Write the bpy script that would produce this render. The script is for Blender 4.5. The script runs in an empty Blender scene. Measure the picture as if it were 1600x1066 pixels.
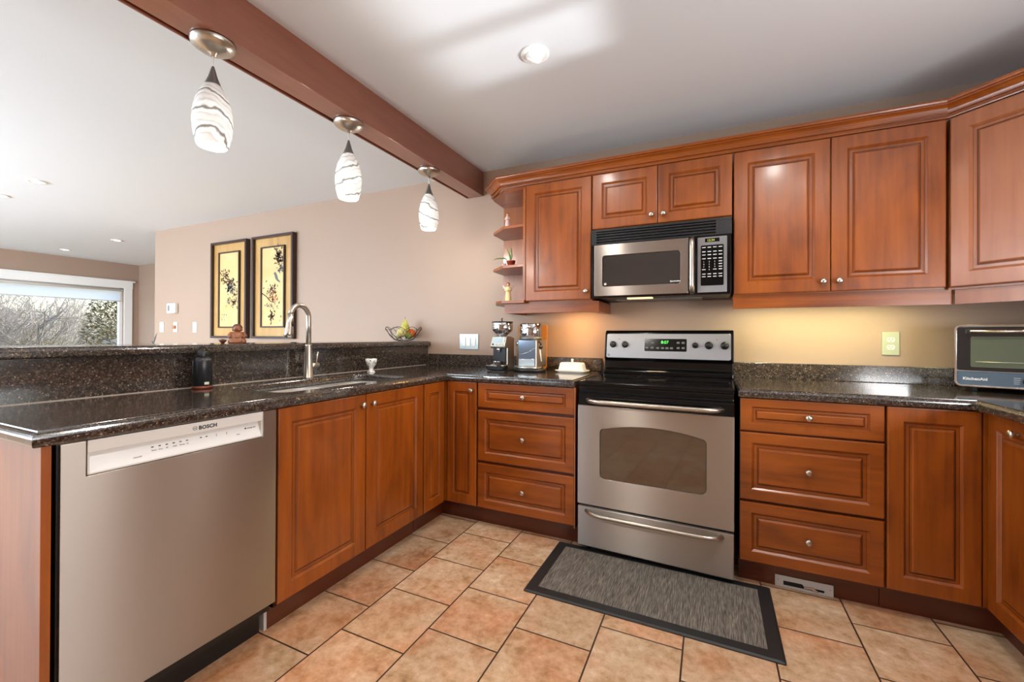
import bpy, bmesh, math, random
from mathutils import Vector, Matrix
random.seed(7)
PI = math.pi
S = bpy.context.scene
COL = S.collection

def C(r, g, b):
    f = lambda v: (v/12.92 if v <= .04045 else ((v+.055)/1.055)**2.4)
    return (f(r/255), f(g/255), f(b/255), 1)

# ------------------------------------------------------------------ camera
roll, pitch, cu, foc, hor, yaw = 0.0045, 0.0030, 800.7, 662.5, 522.96, .4362
c_, s_ = math.cos(yaw), math.sin(yaw)
F = Vector((-s_*math.cos(pitch), c_*math.cos(pitch), math.sin(pitch)))
U0 = Vector((s_*math.sin(pitch), -c_*math.sin(pitch), math.cos(pitch)))
R0 = Vector((c_, s_, 0))
Rv = R0*math.cos(roll) + U0*math.sin(roll)
Uv = -R0*math.sin(roll) + U0*math.cos(roll)
cam = bpy.data.cameras.new('camera')
cam.sensor_width = 36
cam.lens = foc/1600*36
cam.shift_x = -(cu-800)/1600
cam.shift_y = (hor-533)/1600
cam.clip_start = .02
co = bpy.data.objects.new('camera', cam)
COL.objects.link(co)
M = Matrix((Rv, Uv, -F)).transposed().to_4x4()
M.translation = Vector((1.9104, -2.8795, 1.1535))
co.matrix_world = M
S.camera = co

# ------------------------------------------------------------------ view, world, sun, big lights
S.view_settings.view_transform = 'Standard'
S.view_settings.look = 'None'
S.view_settings.gamma = 1
S.view_settings.use_curve_mapping = False
S.view_settings.exposure = 0.0
S.cycles.use_denoising = True
S.cycles.max_bounces = 8
S.cycles.diffuse_bounces = 5
S.cycles.glossy_bounces = 4
S.cycles.transmission_bounces = 6
S.cycles.transparent_max_bounces = 8
S.cycles.sample_clamp_indirect = 6
S.cycles.caustics_reflective = False
S.cycles.caustics_refractive = False

world = bpy.data.worlds.new('sky')
S.world = world
world.use_nodes = True
wn = world.node_tree
sky = wn.nodes.new('ShaderNodeTexSky')
sky.sky_type = 'NISHITA'
sky.sun_disc = False
sky.sun_elevation = math.radians(38)
sky.sun_rotation = math.radians(0)
sky.dust_density = 2.5
bg = wn.nodes['Background']
bg.inputs[1].default_value = .75
wn.links.new(sky.outputs[0], bg.inputs[0])

def light(name, kind, loc, rot=(0,0,0), power=10, color=(1,1,1), size=None, size_y=None, spot=None, blend=.5, radius=None, parent=None, spread=None):
    l = bpy.data.lights.new(name, kind)
    l.energy = power
    l.color = color[:3]
    if kind == 'AREA':
        l.shape = 'RECTANGLE'
        l.size = size; l.size_y = size_y or size
        if spread: l.spread = math.radians(spread)
    if kind == 'SPOT':
        l.spot_size = math.radians(spot); l.spot_blend = blend
    if radius is not None and kind in ('SPOT', 'POINT'):
        l.shadow_soft_size = radius
    o = bpy.data.objects.new(name, l)
    o.location = loc; o.rotation_euler = rot
    COL.objects.link(o)
    if parent: o.parent = parent
    return o

sun = light('sun', 'SUN', (0, 5, 8), (math.radians(-48), math.radians(14), 0), 5, (1, .95, .87))
sun.data.angle = math.radians(.6)
# daylight entering through the living-room windows in the front wall and the kitchen window in the right wall
light('window_daylight', 'AREA', (-4.2, -4.72, 1.25), (math.radians(120), 0, 0), 430, (.72, .87, 1), 4.6, 1.7)
light('patio_daylight', 'AREA', (-.95, -4.72, 1.15), (math.radians(90), 0, 0), 12, (.76, .89, 1), 1.3, 2.0)
light('kitchen_window_daylight', 'AREA', (3.49, -2.35, 1.22), (0, math.radians(122), 0), 48, (.97, .98, 1), .30, 1.7)
# added spot outside the kitchen window, standing in for sunlight bounced onto the ceiling
dk = Vector((1.05, -1.65, 2.42)) - Vector((6.50, -1.30, -.26))
dl = light('ceiling_patch_spot', 'SPOT', (6.50, -1.30, -.26), dk.to_track_quat('-Z', 'Y').to_euler(), 2000, (.93, .97, 1), spot=19, blend=1, radius=.07)

# ------------------------------------------------------------------ materials
def mat(name, base=(.5,.5,.5,1), rough=.5, metal=0, **kw):
    m = bpy.data.materials.new(name)
    m.use_nodes = True
    b = m.node_tree.nodes['Principled BSDF']
    b.inputs['Base Color'].default_value = base
    b.inputs['Roughness'].default_value = rough
    b.inputs['Metallic'].default_value = metal
    for k, v in kw.items():
        b.inputs[k.replace('_', ' ')].default_value = v
    return m

def nodes(m):
    nt = m.node_tree
    return nt, nt.nodes, nt.links, nt.nodes['Principled BSDF']

def ramp(n, stops, interp='LINEAR'):
    r = n.new('ShaderNodeValToRGB')
    r.color_ramp.interpolation = interp
    e = r.color_ramp.elements
    while len(e) < len(stops): e.new(.5)
    for i, (p, c) in enumerate(stops):
        e[i].position = p; e[i].color = c
    return r

def wood(name, axis='z', dark=C(112,48,16), lite=C(176,90,38), rough=.34, coat=.4):
    m = mat(name, lite, rough, Coat_Weight=coat, Coat_Roughness=.16)
    nt, n, l, b = nodes(m)
    tc = n.new('ShaderNodeTexCoord')
    oi = n.new('ShaderNodeObjectInfo')
    ml = n.new('ShaderNodeMath'); ml.operation = 'MULTIPLY'; ml.inputs[1].default_value = 37.3
    l.new(oi.outputs['Random'], ml.inputs[0])
    add = n.new('ShaderNodeVectorMath'); add.operation = 'ADD'
    l.new(tc.outputs['Object'], add.inputs[0]); l.new(ml.outputs[0], add.inputs[1])
    mp = n.new('ShaderNodeMapping')
    sc = {'z': (22, 22, 1.3), 'x': (1.3, 22, 22), 'y': (22, 1.3, 22)}[axis]
    mp.inputs['Scale'].default_value = sc
    l.new(add.outputs[0], mp.inputs['Vector'])
    g = n.new('ShaderNodeTexNoise'); g.inputs['Scale'].default_value = 1.6
    g.inputs['Detail'].default_value = 6; g.inputs['Distortion'].default_value = .5
    l.new(mp.outputs[0], g.inputs['Vector'])
    mp2 = n.new('ShaderNodeMapping')
    sc = {'z': (5, 5, 1.6), 'x': (1.6, 5, 5), 'y': (5, 1.6, 5)}[axis]
    mp2.inputs['Scale'].default_value = sc
    l.new(add.outputs[0], mp2.inputs['Vector'])
    g2 = n.new('ShaderNodeTexNoise'); g2.inputs['Scale'].default_value = 1.5; g2.inputs['Detail'].default_value = 3
    g2.inputs['Distortion'].default_value = .9
    l.new(mp2.outputs[0], g2.inputs['Vector'])
    mx = n.new('ShaderNodeMath'); mx.operation = 'MULTIPLY_ADD'; mx.inputs[1].default_value = .45
    m2 = n.new('ShaderNodeMath'); m2.operation = 'MULTIPLY'; m2.inputs[1].default_value = .55
    l.new(g2.outputs[0], m2.inputs[0]); l.new(g.outputs[0], mx.inputs[0]); l.new(m2.outputs[0], mx.inputs[2])
    r = ramp(n, [(.30, dark), (.5, tuple((a+c)/2 for a, c in zip(dark, lite))), (.74, lite)])
    l.new(mx.outputs[0], r.inputs[0]); l.new(r.outputs[0], b.inputs['Base Color'])
    return m

W_D, W_L = C(104,45,4), C(162,83,16)
WOOD_V = wood('stained_maple_vertical', 'z', W_D, W_L)
WOOD_H = wood('stained_maple_horizontal', 'x', W_D, W_L)
WOOD_Y = wood('sheen_toned_beam_maple', 'y', C(124,72,52), C(148,90,68), rough=.3, coat=.7)  # beam wood lightened and pinked so its colour carries the window sheen
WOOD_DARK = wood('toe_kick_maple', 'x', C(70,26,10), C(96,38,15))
WOOD_SIDE_SHEEN = wood('side_and_sheen_maple', 'z', C(134,74,40), C(168,102,62))  # cabinet sides; on the diagonal cabinet this paler tone paints in sheen

def paint(name, col, rough=.6, bump=.0):
    m = mat(name, col, rough)
    if bump:
        nt, n, l, b = nodes(m)
        no = n.new('ShaderNodeTexNoise'); no.inputs['Scale'].default_value = 180
        bu = n.new('ShaderNodeBump'); bu.inputs['Strength'].default_value = bump; bu.inputs['Distance'].default_value = .002
        tc = n.new('ShaderNodeTexCoord')
        l.new(tc.outputs['Object'], no.inputs['Vector']); l.new(no.outputs[0], bu.inputs['Height']); l.new(bu.outputs[0], b.inputs['Normal'])
    return m
WALL = paint('tan_wall_paint', C(168,143,125), .55, .12)
CEIL = paint('white_ceiling_paint', C(219,224,228), .7, .1)
TRIM = paint('white_trim_paint', C(240,240,238), .35)
BLACK = mat('black_enamel', C(7,7,8), .12, Specular_IOR_Level=.35)
BLACKM = mat('black_plastic', C(16,16,18), .4)
DARKVOID = mat('dark_recess', C(8,6,5), .8)
WHITEP = mat('white_plastic', C(232,230,222), .3)
LGREY = mat('light_grey_plastic', C(196,194,190), .35)
INK = mat('dark_print', C(28,28,30), .5)
GREYINK = mat('grey_print', C(120,120,122), .5)
WHITEINK = mat('white_print', C(225,225,222), .5)
NICKEL = mat('brushed_nickel', C(196,188,176), .3, 1)
NICKELD = mat('dark_nickel', C(136,134,132), .5, 1)
CHROME = mat('polished_chrome', C(215,215,218), .07, 1)
CERAM = mat('cream_ceramic', C(238,232,218), .15, Coat_Weight=.5)

def steel(name, col, rough=.3, aniso=.75, rot=0.0):
    m = mat(name, col, rough, 1)
    nt, n, l, b = nodes(m)
    b.inputs['Anisotropic'].default_value = aniso
    b.inputs['Anisotropic Rotation'].default_value = rot
    t = n.new('ShaderNodeTangent'); t.direction_type = 'UV_MAP'; t.uv_map = 'UVMap'
    l.new(t.outputs[0], b.inputs['Tangent'])
    tc = n.new('ShaderNodeTexCoord'); mp = n.new('ShaderNodeMapping'); mp.inputs['Scale'].default_value = (2, 2, 900)
    no = n.new('ShaderNodeTexNoise'); no.inputs['Scale'].default_value = 1; no.inputs['Detail'].default_value = 2
    l.new(tc.outputs['Object'], mp.inputs[0]); l.new(mp.outputs[0], no.inputs[0])
    mr = n.new('ShaderNodeMapRange'); mr.inputs[3].default_value = rough-.005; mr.inputs[4].default_value = rough+.006
    l.new(no.outputs[0], mr.inputs[0]); l.new(mr.outputs[0], b.inputs['Roughness'])
    return m
STEEL = steel('brushed_stainless', C(182,175,168), .36, 1.0, .25)
STEELS = mat('satin_stainless', C(205,203,200), .22, 1)
SINKM = mat('brushed_sink_steel', C(226,225,222), .42, .85)

def granite():
    m = mat('brown_speckled_granite', C(60,48,40), .15, Specular_IOR_Level=.8)
    nt, n, l, b = nodes(m)
    b.inputs['Coat Weight'].default_value = .5; b.inputs['Coat Roughness'].default_value = .06
    tc = n.new('ShaderNodeTexCoord')
    v = n.new('ShaderNodeTexVoronoi'); v.inputs['Scale'].default_value = 260
    l.new(tc.outputs['Object'], v.inputs['Vector'])
    sp = n.new('ShaderNodeSeparateColor'); l.new(v.outputs['Color'], sp.inputs[0])
    r = ramp(n, [(0, C(42,37,34)), (.32, C(60,52,48)), (.60, C(78,68,60)), (.86, C(98,86,75)), (.97, C(146,130,114))], 'CONSTANT')
    l.new(sp.outputs[0], r.inputs[0])
    no = n.new('ShaderNodeTexNoise'); no.inputs['Scale'].default_value = 60; no.inputs['Detail'].default_value = 5
    l.new(tc.outputs['Object'], no.inputs['Vector'])
    r2 = ramp(n, [(.35, (.5,.5,.5,1)), (.65, (1.1,1.05,1,1))])
    l.new(no.outputs[0], r2.inputs[0])
    mx = n.new('ShaderNodeMix'); mx.data_type = 'RGBA'; mx.blend_type = 'MULTIPLY'; mx.inputs[0].default_value = 1
    l.new(r.outputs[0], mx.inputs[6]); l.new(r2.outputs[0], mx.inputs[7]); l.new(mx.outputs[2], b.inputs['Base Color'])
    return m
GRANITE = granite()
GROOVE_V = wood('dark_panel_groove', 'z', C(66,26,6), C(92,42,10))  # darker wood tone for the narrow panel grooves

def tile_mat():
    m = mat('peach_floor_tile', C(205,160,125), .3)
    nt, n, l, b = nodes(m)
    tc = n.new('ShaderNodeTexCoord')
    sx = n.new('ShaderNodeSeparateXYZ'); l.new(tc.outputs['Object'], sx.inputs[0])
    ax = n.new('ShaderNodeMath'); ax.operation = 'ADD'; ax.inputs[1].default_value = 30*.3048-.603   # rows across x
    ay = n.new('ShaderNodeMath'); ay.operation = 'ADD'; ay.inputs[1].default_value = 30*.3020+.895
    l.new(sx.outputs[0], ax.inputs[0]); l.new(sx.outputs[1], ay.inputs[0])
    dx = n.new('ShaderNodeMath'); dx.operation = 'DIVIDE'; dx.inputs[1].default_value = .3048
    dy = n.new('ShaderNodeMath'); dy.operation = 'DIVIDE'; dy.inputs[1].default_value = .3020
    l.new(ax.outputs[0], dx.inputs[0]); l.new(ay.outputs[0], dy.inputs[0])
    cb = n.new('ShaderNodeCombineXYZ'); l.new(dy.outputs[0], cb.inputs[0]); l.new(dx.outputs[0], cb.inputs[1])
    br = n.new('ShaderNodeTexBrick')
    br.offset = .5; br.offset_frequency = 2; br.squash = 1
    br.inputs['Scale'].default_value = 1
    br.inputs['Brick Width'].default_value = 1; br.inputs['Row Height'].default_value = 1
    br.inputs['Mortar Size'].default_value = .011; br.inputs['Mortar Smooth'].default_value = .15
    br.inputs['Color1'].default_value = (0,0,0,1); br.inputs['Color2'].default_value = (1,1,1,1); br.inputs['Mortar'].default_value = (.5,.5,.5,1)
    l.new(cb.outputs[0], br.inputs['Vector'])
    # mottling, shifted for each tile
    sc = n.new('ShaderNodeVectorMath'); sc.operation = 'MULTIPLY'; sc.inputs[1].default_value = (9, 5, 7)
    l.new(br.outputs['Color'], sc.inputs[0])
    ad = n.new('ShaderNodeVectorMath'); ad.operation = 'ADD'; l.new(tc.outputs['Object'], ad.inputs[0]); l.new(sc.outputs[0], ad.inputs[1])
    n1 = n.new('ShaderNodeTexNoise'); n1.inputs['Scale'].default_value = 8; n1.inputs['Detail'].default_value = 12; n1.inputs['Roughness'].default_value = .74; n1.inputs['Distortion'].default_value = .25
    l.new(ad.outputs[0], n1.inputs['Vector'])
    r = ramp(n, [(.36, C(152,116,80)), (.44, C(186,150,112)), (.52, C(206,174,140)), (.59, C(218,190,158)), (.68, C(236,218,192))])
    n4 = n.new('ShaderNodeTexNoise'); n4.inputs['Scale'].default_value = 30; n4.inputs['Detail'].default_value = 6; n4.inputs['Roughness'].default_value = .65
    l.new(ad.outputs[0], n4.inputs['Vector'])
    mm = n.new('ShaderNodeMath'); mm.operation = 'MULTIPLY_ADD'; mm.inputs[1].default_value = .42
    m3 = n.new('ShaderNodeMath'); m3.operation = 'MULTIPLY'; m3.inputs[1].default_value = .62
    l.new(n1.outputs[0], m3.inputs[0]); l.new(n4.outputs[0], mm.inputs[0]); l.new(m3.outputs[0], mm.inputs[2]); l.new(mm.outputs[0], r.inputs[0])
    n2 = n.new('ShaderNodeTexNoise'); n2.inputs['Scale'].default_value = 3; n2.inputs['Detail'].default_value = 4
    l.new(ad.outputs[0], n2.inputs['Vector'])
    r2 = ramp(n, [(.45, (1,1,1,1)), (.68, C(250,214,196))])
    l.new(n2.outputs[0], r2.inputs[0])
    mx = n.new('ShaderNodeMix'); mx.data_type = 'RGBA'; mx.blend_type = 'MULTIPLY'; mx.inputs[0].default_value = 1
    l.new(r.outputs[0], mx.inputs[6]); l.new(r2.outputs[0], mx.inputs[7])
    r3 = ramp(n, [(0, (.86,.84,.82,1)), (1, (1.05,1.02,1,1))]); l.new(br.outputs['Color'], r3.inputs[0])
    mx1 = n.new('ShaderNodeMix'); mx1.data_type = 'RGBA'; mx1.blend_type = 'MULTIPLY'; mx1.inputs[0].default_value = 1
    l.new(mx.outputs[2], mx1.inputs[6]); l.new(r3.outputs[0], mx1.inputs[7])
    mx2 = n.new('ShaderNodeMix'); mx2.data_type = 'RGBA'; mx2.inputs[7].default_value = C(66,46,32)
    l.new(br.outputs['Fac'], mx2.inputs[0]); l.new(mx1.outputs[2], mx2.inputs[6]); l.new(mx2.outputs[2], b.inputs['Base Color'])
    bu = n.new('ShaderNodeBump'); bu.inputs['Strength'].default_value = .5; bu.inputs['Distance'].default_value = .003; bu.invert = True
    l.new(br.outputs['Fac'], bu.inputs['Height']); l.new(bu.outputs[0], b.inputs['Normal'])
    return m
TILE = tile_mat()

def speck(name, cols, scale, rough=.8, stretch=(1,1,1)):
    m = mat(name, cols[0], rough)
    nt, n, l, b = nodes(m)
    tc = n.new('ShaderNodeTexCoord'); mp = n.new('ShaderNodeMapping'); mp.inputs['Scale'].default_value = stretch
    no = n.new('ShaderNodeTexNoise'); no.inputs['Scale'].default_value = scale; no.inputs['Detail'].default_value = 4
    l.new(tc.outputs['Object'], mp.inputs[0]); l.new(mp.outputs[0], no.inputs[0])
    k = len(cols)
    r = ramp(n, [(.32+.36*i/(k-1), c) for i, c in enumerate(cols)])
    l.new(no.outputs[0], r.inputs[0]); l.new(r.outputs[0], b.inputs['Base Color'])
    return m
MATW = speck('grey_woven_mat', [C(62,58,54), C(104,97,88), C(150,141,129)], 34, .85, (15, .6, 1))
MATB = mat('black_vinyl_border', C(34,34,34), .5)

def emis(name, col, strength, base=None):
    return mat(name, base or col, .4, Emission_Color=col, Emission_Strength=strength)

# ------------------------------------------------------------------ mesh builder
class MB:
    def __init__(self): self.v = []; self.f = []; self.s = []
    def add(self, vs, fs, smooth=False, m=None):
        o = len(self.v)
        for p in vs:
            p = Vector(p)
            if m: p = m @ p
            self.v.append(p)
        for f in fs:
            self.f.append([i+o for i in f]); self.s.append(smooth)
        return self
    def box(self, x0, y0, z0, x1, y1, z1, m=None):
        if x0 > x1: x0, x1 = x1, x0
        if y0 > y1: y0, y1 = y1, y0
        if z0 > z1: z0, z1 = z1, z0
        vs = [(x,y,z) for z in (z0,z1) for y in (y0,y1) for x in (x0,x1)]
        return self.add(vs, [(0,2,3,1),(4,5,7,6),(0,1,5,4),(2,6,7,3),(0,4,6,2),(1,3,7,5)], m=m)
    def prism(self, poly, a0, a1, plane='xy', m=None, smooth=False):
        """extrude a 2D polygon; plane xy -> along z, xz -> along y, yz -> along x"""
        P = {'xy': lambda u,v,a:(u,v,a), 'xz': lambda u,v,a:(u,a,v), 'yz': lambda u,v,a:(a,u,v)}[plane]
        k = len(poly)
        vs = [P(u,v,a0) for u,v in poly]+[P(u,v,a1) for u,v in poly]
        o = len(self.v); self.add(vs, [], m=m)
        self.f.append([o+i for i in range(k)]); self.s.append(False)
        self.f.append([o+k+i for i in reversed(range(k))]); self.s.append(False)
        for i in range(k):
            j = (i+1) % k
            self.f.append([o+i, o+k+i, o+k+j, o+j]); self.s.append(smooth)
        return self
    def loft(self, rings, closed=True, caps=(True, True), smooth=True, m=None):
        k = len(rings[0]); o = len(self.v)
        self.add([p for r in rings for p in r], [], m=m)
        for a in range(len(rings)-1):
            for i in range(k if closed else k-1):
                j = (i+1) % k
                self.f.append([o+a*k+i, o+a*k+j, o+(a+1)*k+j, o+(a+1)*k+i]); self.s.append(smooth)
        if caps[0]: self.f.append([o+i for i in reversed(range(k))]); self.s.append(False)
        if caps[1]: self.f.append([o+(len(rings)-1)*k+i for i in range(k)]); self.s.append(False)
        return self
    def lathe(self, prof, n=32, c=(0,0,0), caps=(True,True), m=None, sx=1, sy=1):
        rings = [[(c[0]+sx*r*math.cos(2*PI*i/n), c[1]+sy*r*math.sin(2*PI*i/n), c[2]+z) for i in range(n)] for r, z in prof]
        return self.loft(rings, True, caps, True, m)
    def tube(self, pts, r, n=12, caps=True, m=None):
        pts = [Vector(p) for p in pts]
        rr = r if isinstance(r, (list,tuple)) else [r]*len(pts)
        rings = []; up = None
        for i, p in enumerate(pts):
            t = (pts[min(i+1,len(pts)-1)]-pts[max(i-1,0)]).normalized()
            if up is None:
                up = Vector((0,0,1)) if abs(t.z) < .9 else Vector((1,0,0))
            a = t.cross(up)
            if a.length < 1e-4: a = t.cross(Vector((0,1,.1)))
            a.normalize(); b2 = a.cross(t).normalized(); up = b2
            rings.append([p+a*(rr[i]*math.cos(2*PI*k/n))+b2*(rr[i]*math.sin(2*PI*k/n)) for k in range(n)])
        return self.loft(rings, True, (caps,caps), True, m)
    def ball(self, c, r, n=20, k=12, sx=1, sy=1, sz=1, m=None):
        prof = [(max(1e-4, r*math.sin(PI*i/k)), -r*sz*math.cos(PI*i/k)) for i in range(k+1)]
        return self.lathe(prof, n, c, (True,True), m, sx, sy)
    def shade(self, k):   # give the last k faces the second material
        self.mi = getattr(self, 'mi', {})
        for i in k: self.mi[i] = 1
    def build(self, name, material, parent=None, bevel=0, seg=2, loc=None, angle=35):
        me = bpy.data.meshes.new(name)
        vs = self.v
        if loc is not None:
            L = Vector(loc); vs = [p-L for p in vs]
        me.from_pydata([tuple(p) for p in vs], [], self.f)
        me.polygons.foreach_set('use_smooth', self.s)
        uv = me.uv_layers.new(name='UVMap')
        data = [0.0]*(2*len(me.loops))
        for p in me.polygons:
            nx, ny, nz = (abs(t) for t in p.normal)
            for li in p.loop_indices:
                q = me.vertices[me.loops[li].vertex_index].co
                if nz >= nx and nz >= ny: u = (q.x, q.y)
                elif ny >= nx: u = (q.x, q.z)
                else: u = (q.y, q.z)
                data[2*li] = u[0]; data[2*li+1] = u[1]
        uv.data.foreach_set('uv', data)
        me.update()
        bm = bmesh.new(); bm.from_mesh(me); bmesh.ops.recalc_face_normals(bm, faces=bm.faces); bm.to_mesh(me); bm.free()
        me.materials.append(material)
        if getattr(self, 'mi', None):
            me.materials.append(GROOVE_V)
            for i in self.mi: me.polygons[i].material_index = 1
        o = bpy.data.objects.new(name, me)
        if loc is not None: o.location = loc
        COL.objects.link(o)
        if parent: o.parent = parent
        if bevel:
            b = o.modifiers.new('bevel', 'BEVEL'); b.width = bevel; b.segments = seg
            b.limit_method = 'ANGLE'; b.angle_limit = math.radians(angle)
        return o

def tag(o, label=None, cat=None, group=None, kind=None):
    if label: o['label'] = label
    if cat: o['category'] = cat
    if group: o['group'] = group
    if kind: o['kind'] = kind
    return o
def thing(name, label, cat, loc=(0,0,0), rotz=0, group=None, kind=None):
    o = bpy.data.objects.new(name, None)
    o.empty_display_size = .05
    COL.objects.link(o); o.location = loc; o.rotation_euler = (0,0,rotz)
    return tag(o, label, cat, group, kind)
def copy_tree(root, loc, rotz=None, label=None):
    r = root.copy(); COL.objects.link(r); r.location = loc
    if rotz is not None: r.rotation_euler = (0,0,rotz)
    if label: r['label'] = label
    for ch in [o for o in bpy.data.objects if o.parent == root]:
        c2 = ch.copy(); COL.objects.link(c2); c2.parent = r
        for g in [o for o in bpy.data.objects if o.parent == ch]:
            d = g.copy(); COL.objects.link(d); d.parent = c2
    return r
def rrect(x0, z0, x1, z1, r, n=5):
    p = []
    for cx, cz, a in ((x1-r, z0+r, -90), (x1-r, z1-r, 0), (x0+r, z1-r, 90), (x0+r, z0+r, 180)):
        for i in range(n+1):
            t = math.radians(a+90*i/n); p.append((cx+r*math.cos(t), cz+r*math.sin(t)))
    return p
def slab(outer, holes, z0, z1):
    """flat slab with holes -> MB"""
    bm = bmesh.new()
    loops = [outer]+holes
    for lp in loops:
        vs = [bm.verts.new((x,y,0)) for x,y in lp]
        for i in range(len(vs)): bm.edges.new((vs[i], vs[(i+1)%len(vs)]))
    bmesh.ops.triangle_fill(bm, use_beauty=True, edges=bm.edges[:])
    bm.verts.index_update()
    vs = [(v.co.x, v.co.y) for v in bm.verts]; fs = [[v.index for v in f.verts] for f in bm.faces]
    bm.free()
    mb = MB(); k = len(vs)
    mb.add([(x,y,z1) for x,y in vs]+[(x,y,z0) for x,y in vs], fs+[[i+k for i in reversed(f)] for f in fs])
    o = 0
    for lp in loops:
        m = len(lp)
        for i in range(m):
            j = (i+1)%m; mb.f.append([o+i, o+j, o+j+k, o+i+k]); mb.s.append(len(lp) > 12)
        o += m
    return mb
def worktop_slab(outer, holes, z0, z1):
    """slab with a stepped, rounded edge all round"""
    P = [Vector(p) for p in outer]; k = len(P)
    area = sum(P[i].x*P[(i+1)%k].y-P[(i+1)%k].x*P[i].y for i in range(k))
    sg = 1 if area > 0 else -1
    def off(d):
        out = []
        for i in range(k):
            a = (P[i]-P[i-1]).normalized(); b2 = (P[(i+1)%k]-P[i]).normalized()
            n1 = Vector((-a.y, a.x))*sg; n2 = Vector((-b2.y, b2.x))*sg
            m_ = n1+n2; m_ = m_/(m_.length_squared/2) if m_.length > .1 else n1
            out.append((P[i].x+m_.x*d, P[i].y+m_.y*d))
        return out
    prof = [(.004,z0),(.001,z0+.003),(0,z0+.008),(0,z1-.019),(.0008,z1-.014),(.003,z1-.009),(.007,z1-.0055),(.012,z1-.0042),(.0135,z1-.0042),(.0140,z1-.0012),(.0155,z1-.0002),(.0165,z1)]
    inner = off(.0165)
    mb = slab(inner, holes, z0, z1)
    # drop the straight outer skirt of the inner slab; the profile replaces it
    nh = sum(len(h) for h in holes); keep_f = []; keep_s = []
    n_sk = len(inner)+nh; base = len(mb.f)-n_sk
    for i, f in enumerate(mb.f):
        if base <= i < base+len(inner): continue
        keep_f.append(f); keep_s.append(mb.s[i])
    mb.f, mb.s = keep_f, keep_s
    rings = [[(x,y,z) for x, y in off(d)] for d, z in prof]
    rings.insert(0, [(x,y,z0) for x, y in inner])
    mb.loft(rings, True, (False, False), smooth=False)
    return mb
def text(s, size, loc, rot, material, parent=None, name='lettering', extrude=.0004, offset=0, align='LEFT', spacing=1, shear=0):
    cu_ = bpy.data.curves.new('t', 'FONT'); cu_.body = s; cu_.size = size; cu_.extrude = extrude; cu_.offset = offset
    cu_.align_x = align; cu_.space_character = spacing; cu_.shear = shear; cu_.resolution_u = 3
    t = bpy.data.objects.new('t', cu_); COL.objects.link(t)
    dg = bpy.context.evaluated_depsgraph_get(); dg.update()
    me = bpy.data.meshes.new_from_object(t.evaluated_get(dg))
    bpy.data.objects.remove(t); bpy.data.curves.remove(cu_)
    me.materials.clear(); me.materials.append(material)
    o = bpy.data.objects.new(name, me); COL.objects.link(o); o.location = loc; o.rotation_euler = rot
    if parent: o.parent = parent
    return o
FRONT = (PI/2, 0, 0)

# ------------------------------------------------------------------ room shell
CEILZ = 2.422
XL, XR, YF, YA = -7.66, 3.52, -4.8, 1.30
def struct(name, mb, m, bevel=0):
    o = mb.build(name, m, bevel=bevel); tag(o, kind='structure'); return o
struct('floor', MB().box(XL-.15, YF-.15, -.12, XR+.15, YA+.15, 0), TILE)
struct('ceiling', MB().box(XL-.15, YF-.15, CEILZ, XR+.15, YA+.15, CEILZ+.12), CEIL)
struct('wall_back', MB().box(-4.31, 0, 0, XR+.15, YA+.15, CEILZ), WALL)
struct('wall_alcove', MB().box(XL-.15, YA, 0, -4.31, YA+.15, CEILZ), WALL)
# right wall with the kitchen window opening
mb = MB()
mb.box(XR, YF-.15, 0, XR+.15, YA, 1.06).box(XR, YF-.15, 2.1, XR+.15, YA, CEILZ)
mb.box(XR, YF-.15, 1.06, XR+.15, -3.35, 2.1).box(XR, -1.10, 1.06, XR+.15, 0, 2.1)
struct('wall_right', mb, WALL)
mb = MB().box(XR+.03, -1.345, 1.06, XR+.06, -1.313, 2.1).box(XR+.02, -3.35, 1.06, XR+.10, -3.31, 2.1).box(XR+.02, -1.14, 1.06, XR+.10, -1.10, 2.1)
mb.box(XR+.02, -3.35, 2.06, XR+.10, -.95, 2.1).box(XR-.02, -3.35, 1.04, XR+.12, -.95, 1.07)
struct('window_2', mb, TRIM)
o = MB().box(XR+.005, -3.34, 1.34, XR+.012, -1.11, 2.06).build('roller_shade', TRIM); tag(o, 'unseen shade added over the kitchen window to crop the ceiling light patch', 'window shade')  # out of view, added to limit the bright patch on the ceiling
# front wall with living-room window and patio door openings
mb = MB()
mb.box(XL-.15, YF-.15, 0, -6.6, YF, CEILZ).box(-6.6, YF-.15, 0, -1.8, YF, .35).box(-6.6, YF-.15, 2.15, -.2, YF, CEILZ)
mb.box(-1.8, YF-.15, 0, -1.65, YF, 2.15).box(-.2, YF-.15, 0, XR+.15, YF, CEILZ)
struct('wall_front', mb, WALL)
mb = MB()
for x in (-6.6, -5.04, -3.46, -1.86): mb.box(x, YF-.12, .35, x+.06, YF-.04, 2.15)
mb.box(-6.6, YF-.12, .35, -1.8, YF-.04, .41).box(-6.6, YF-.12, 2.09, -1.8, YF-.04, 2.15)
struct('window_3', mb, TRIM)
mb = MB()
for x in (-1.65, -.96, -.26): mb.box(x, YF-.12, 0, x+.06, YF-.04, 2.15)
mb.box(-1.65, YF-.12, 0, -.2, YF-.04, .08).box(-1.65, YF-.12, 2.09, -.2, YF-.04, 2.15)
struct('door_1', mb, TRIM)
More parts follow.
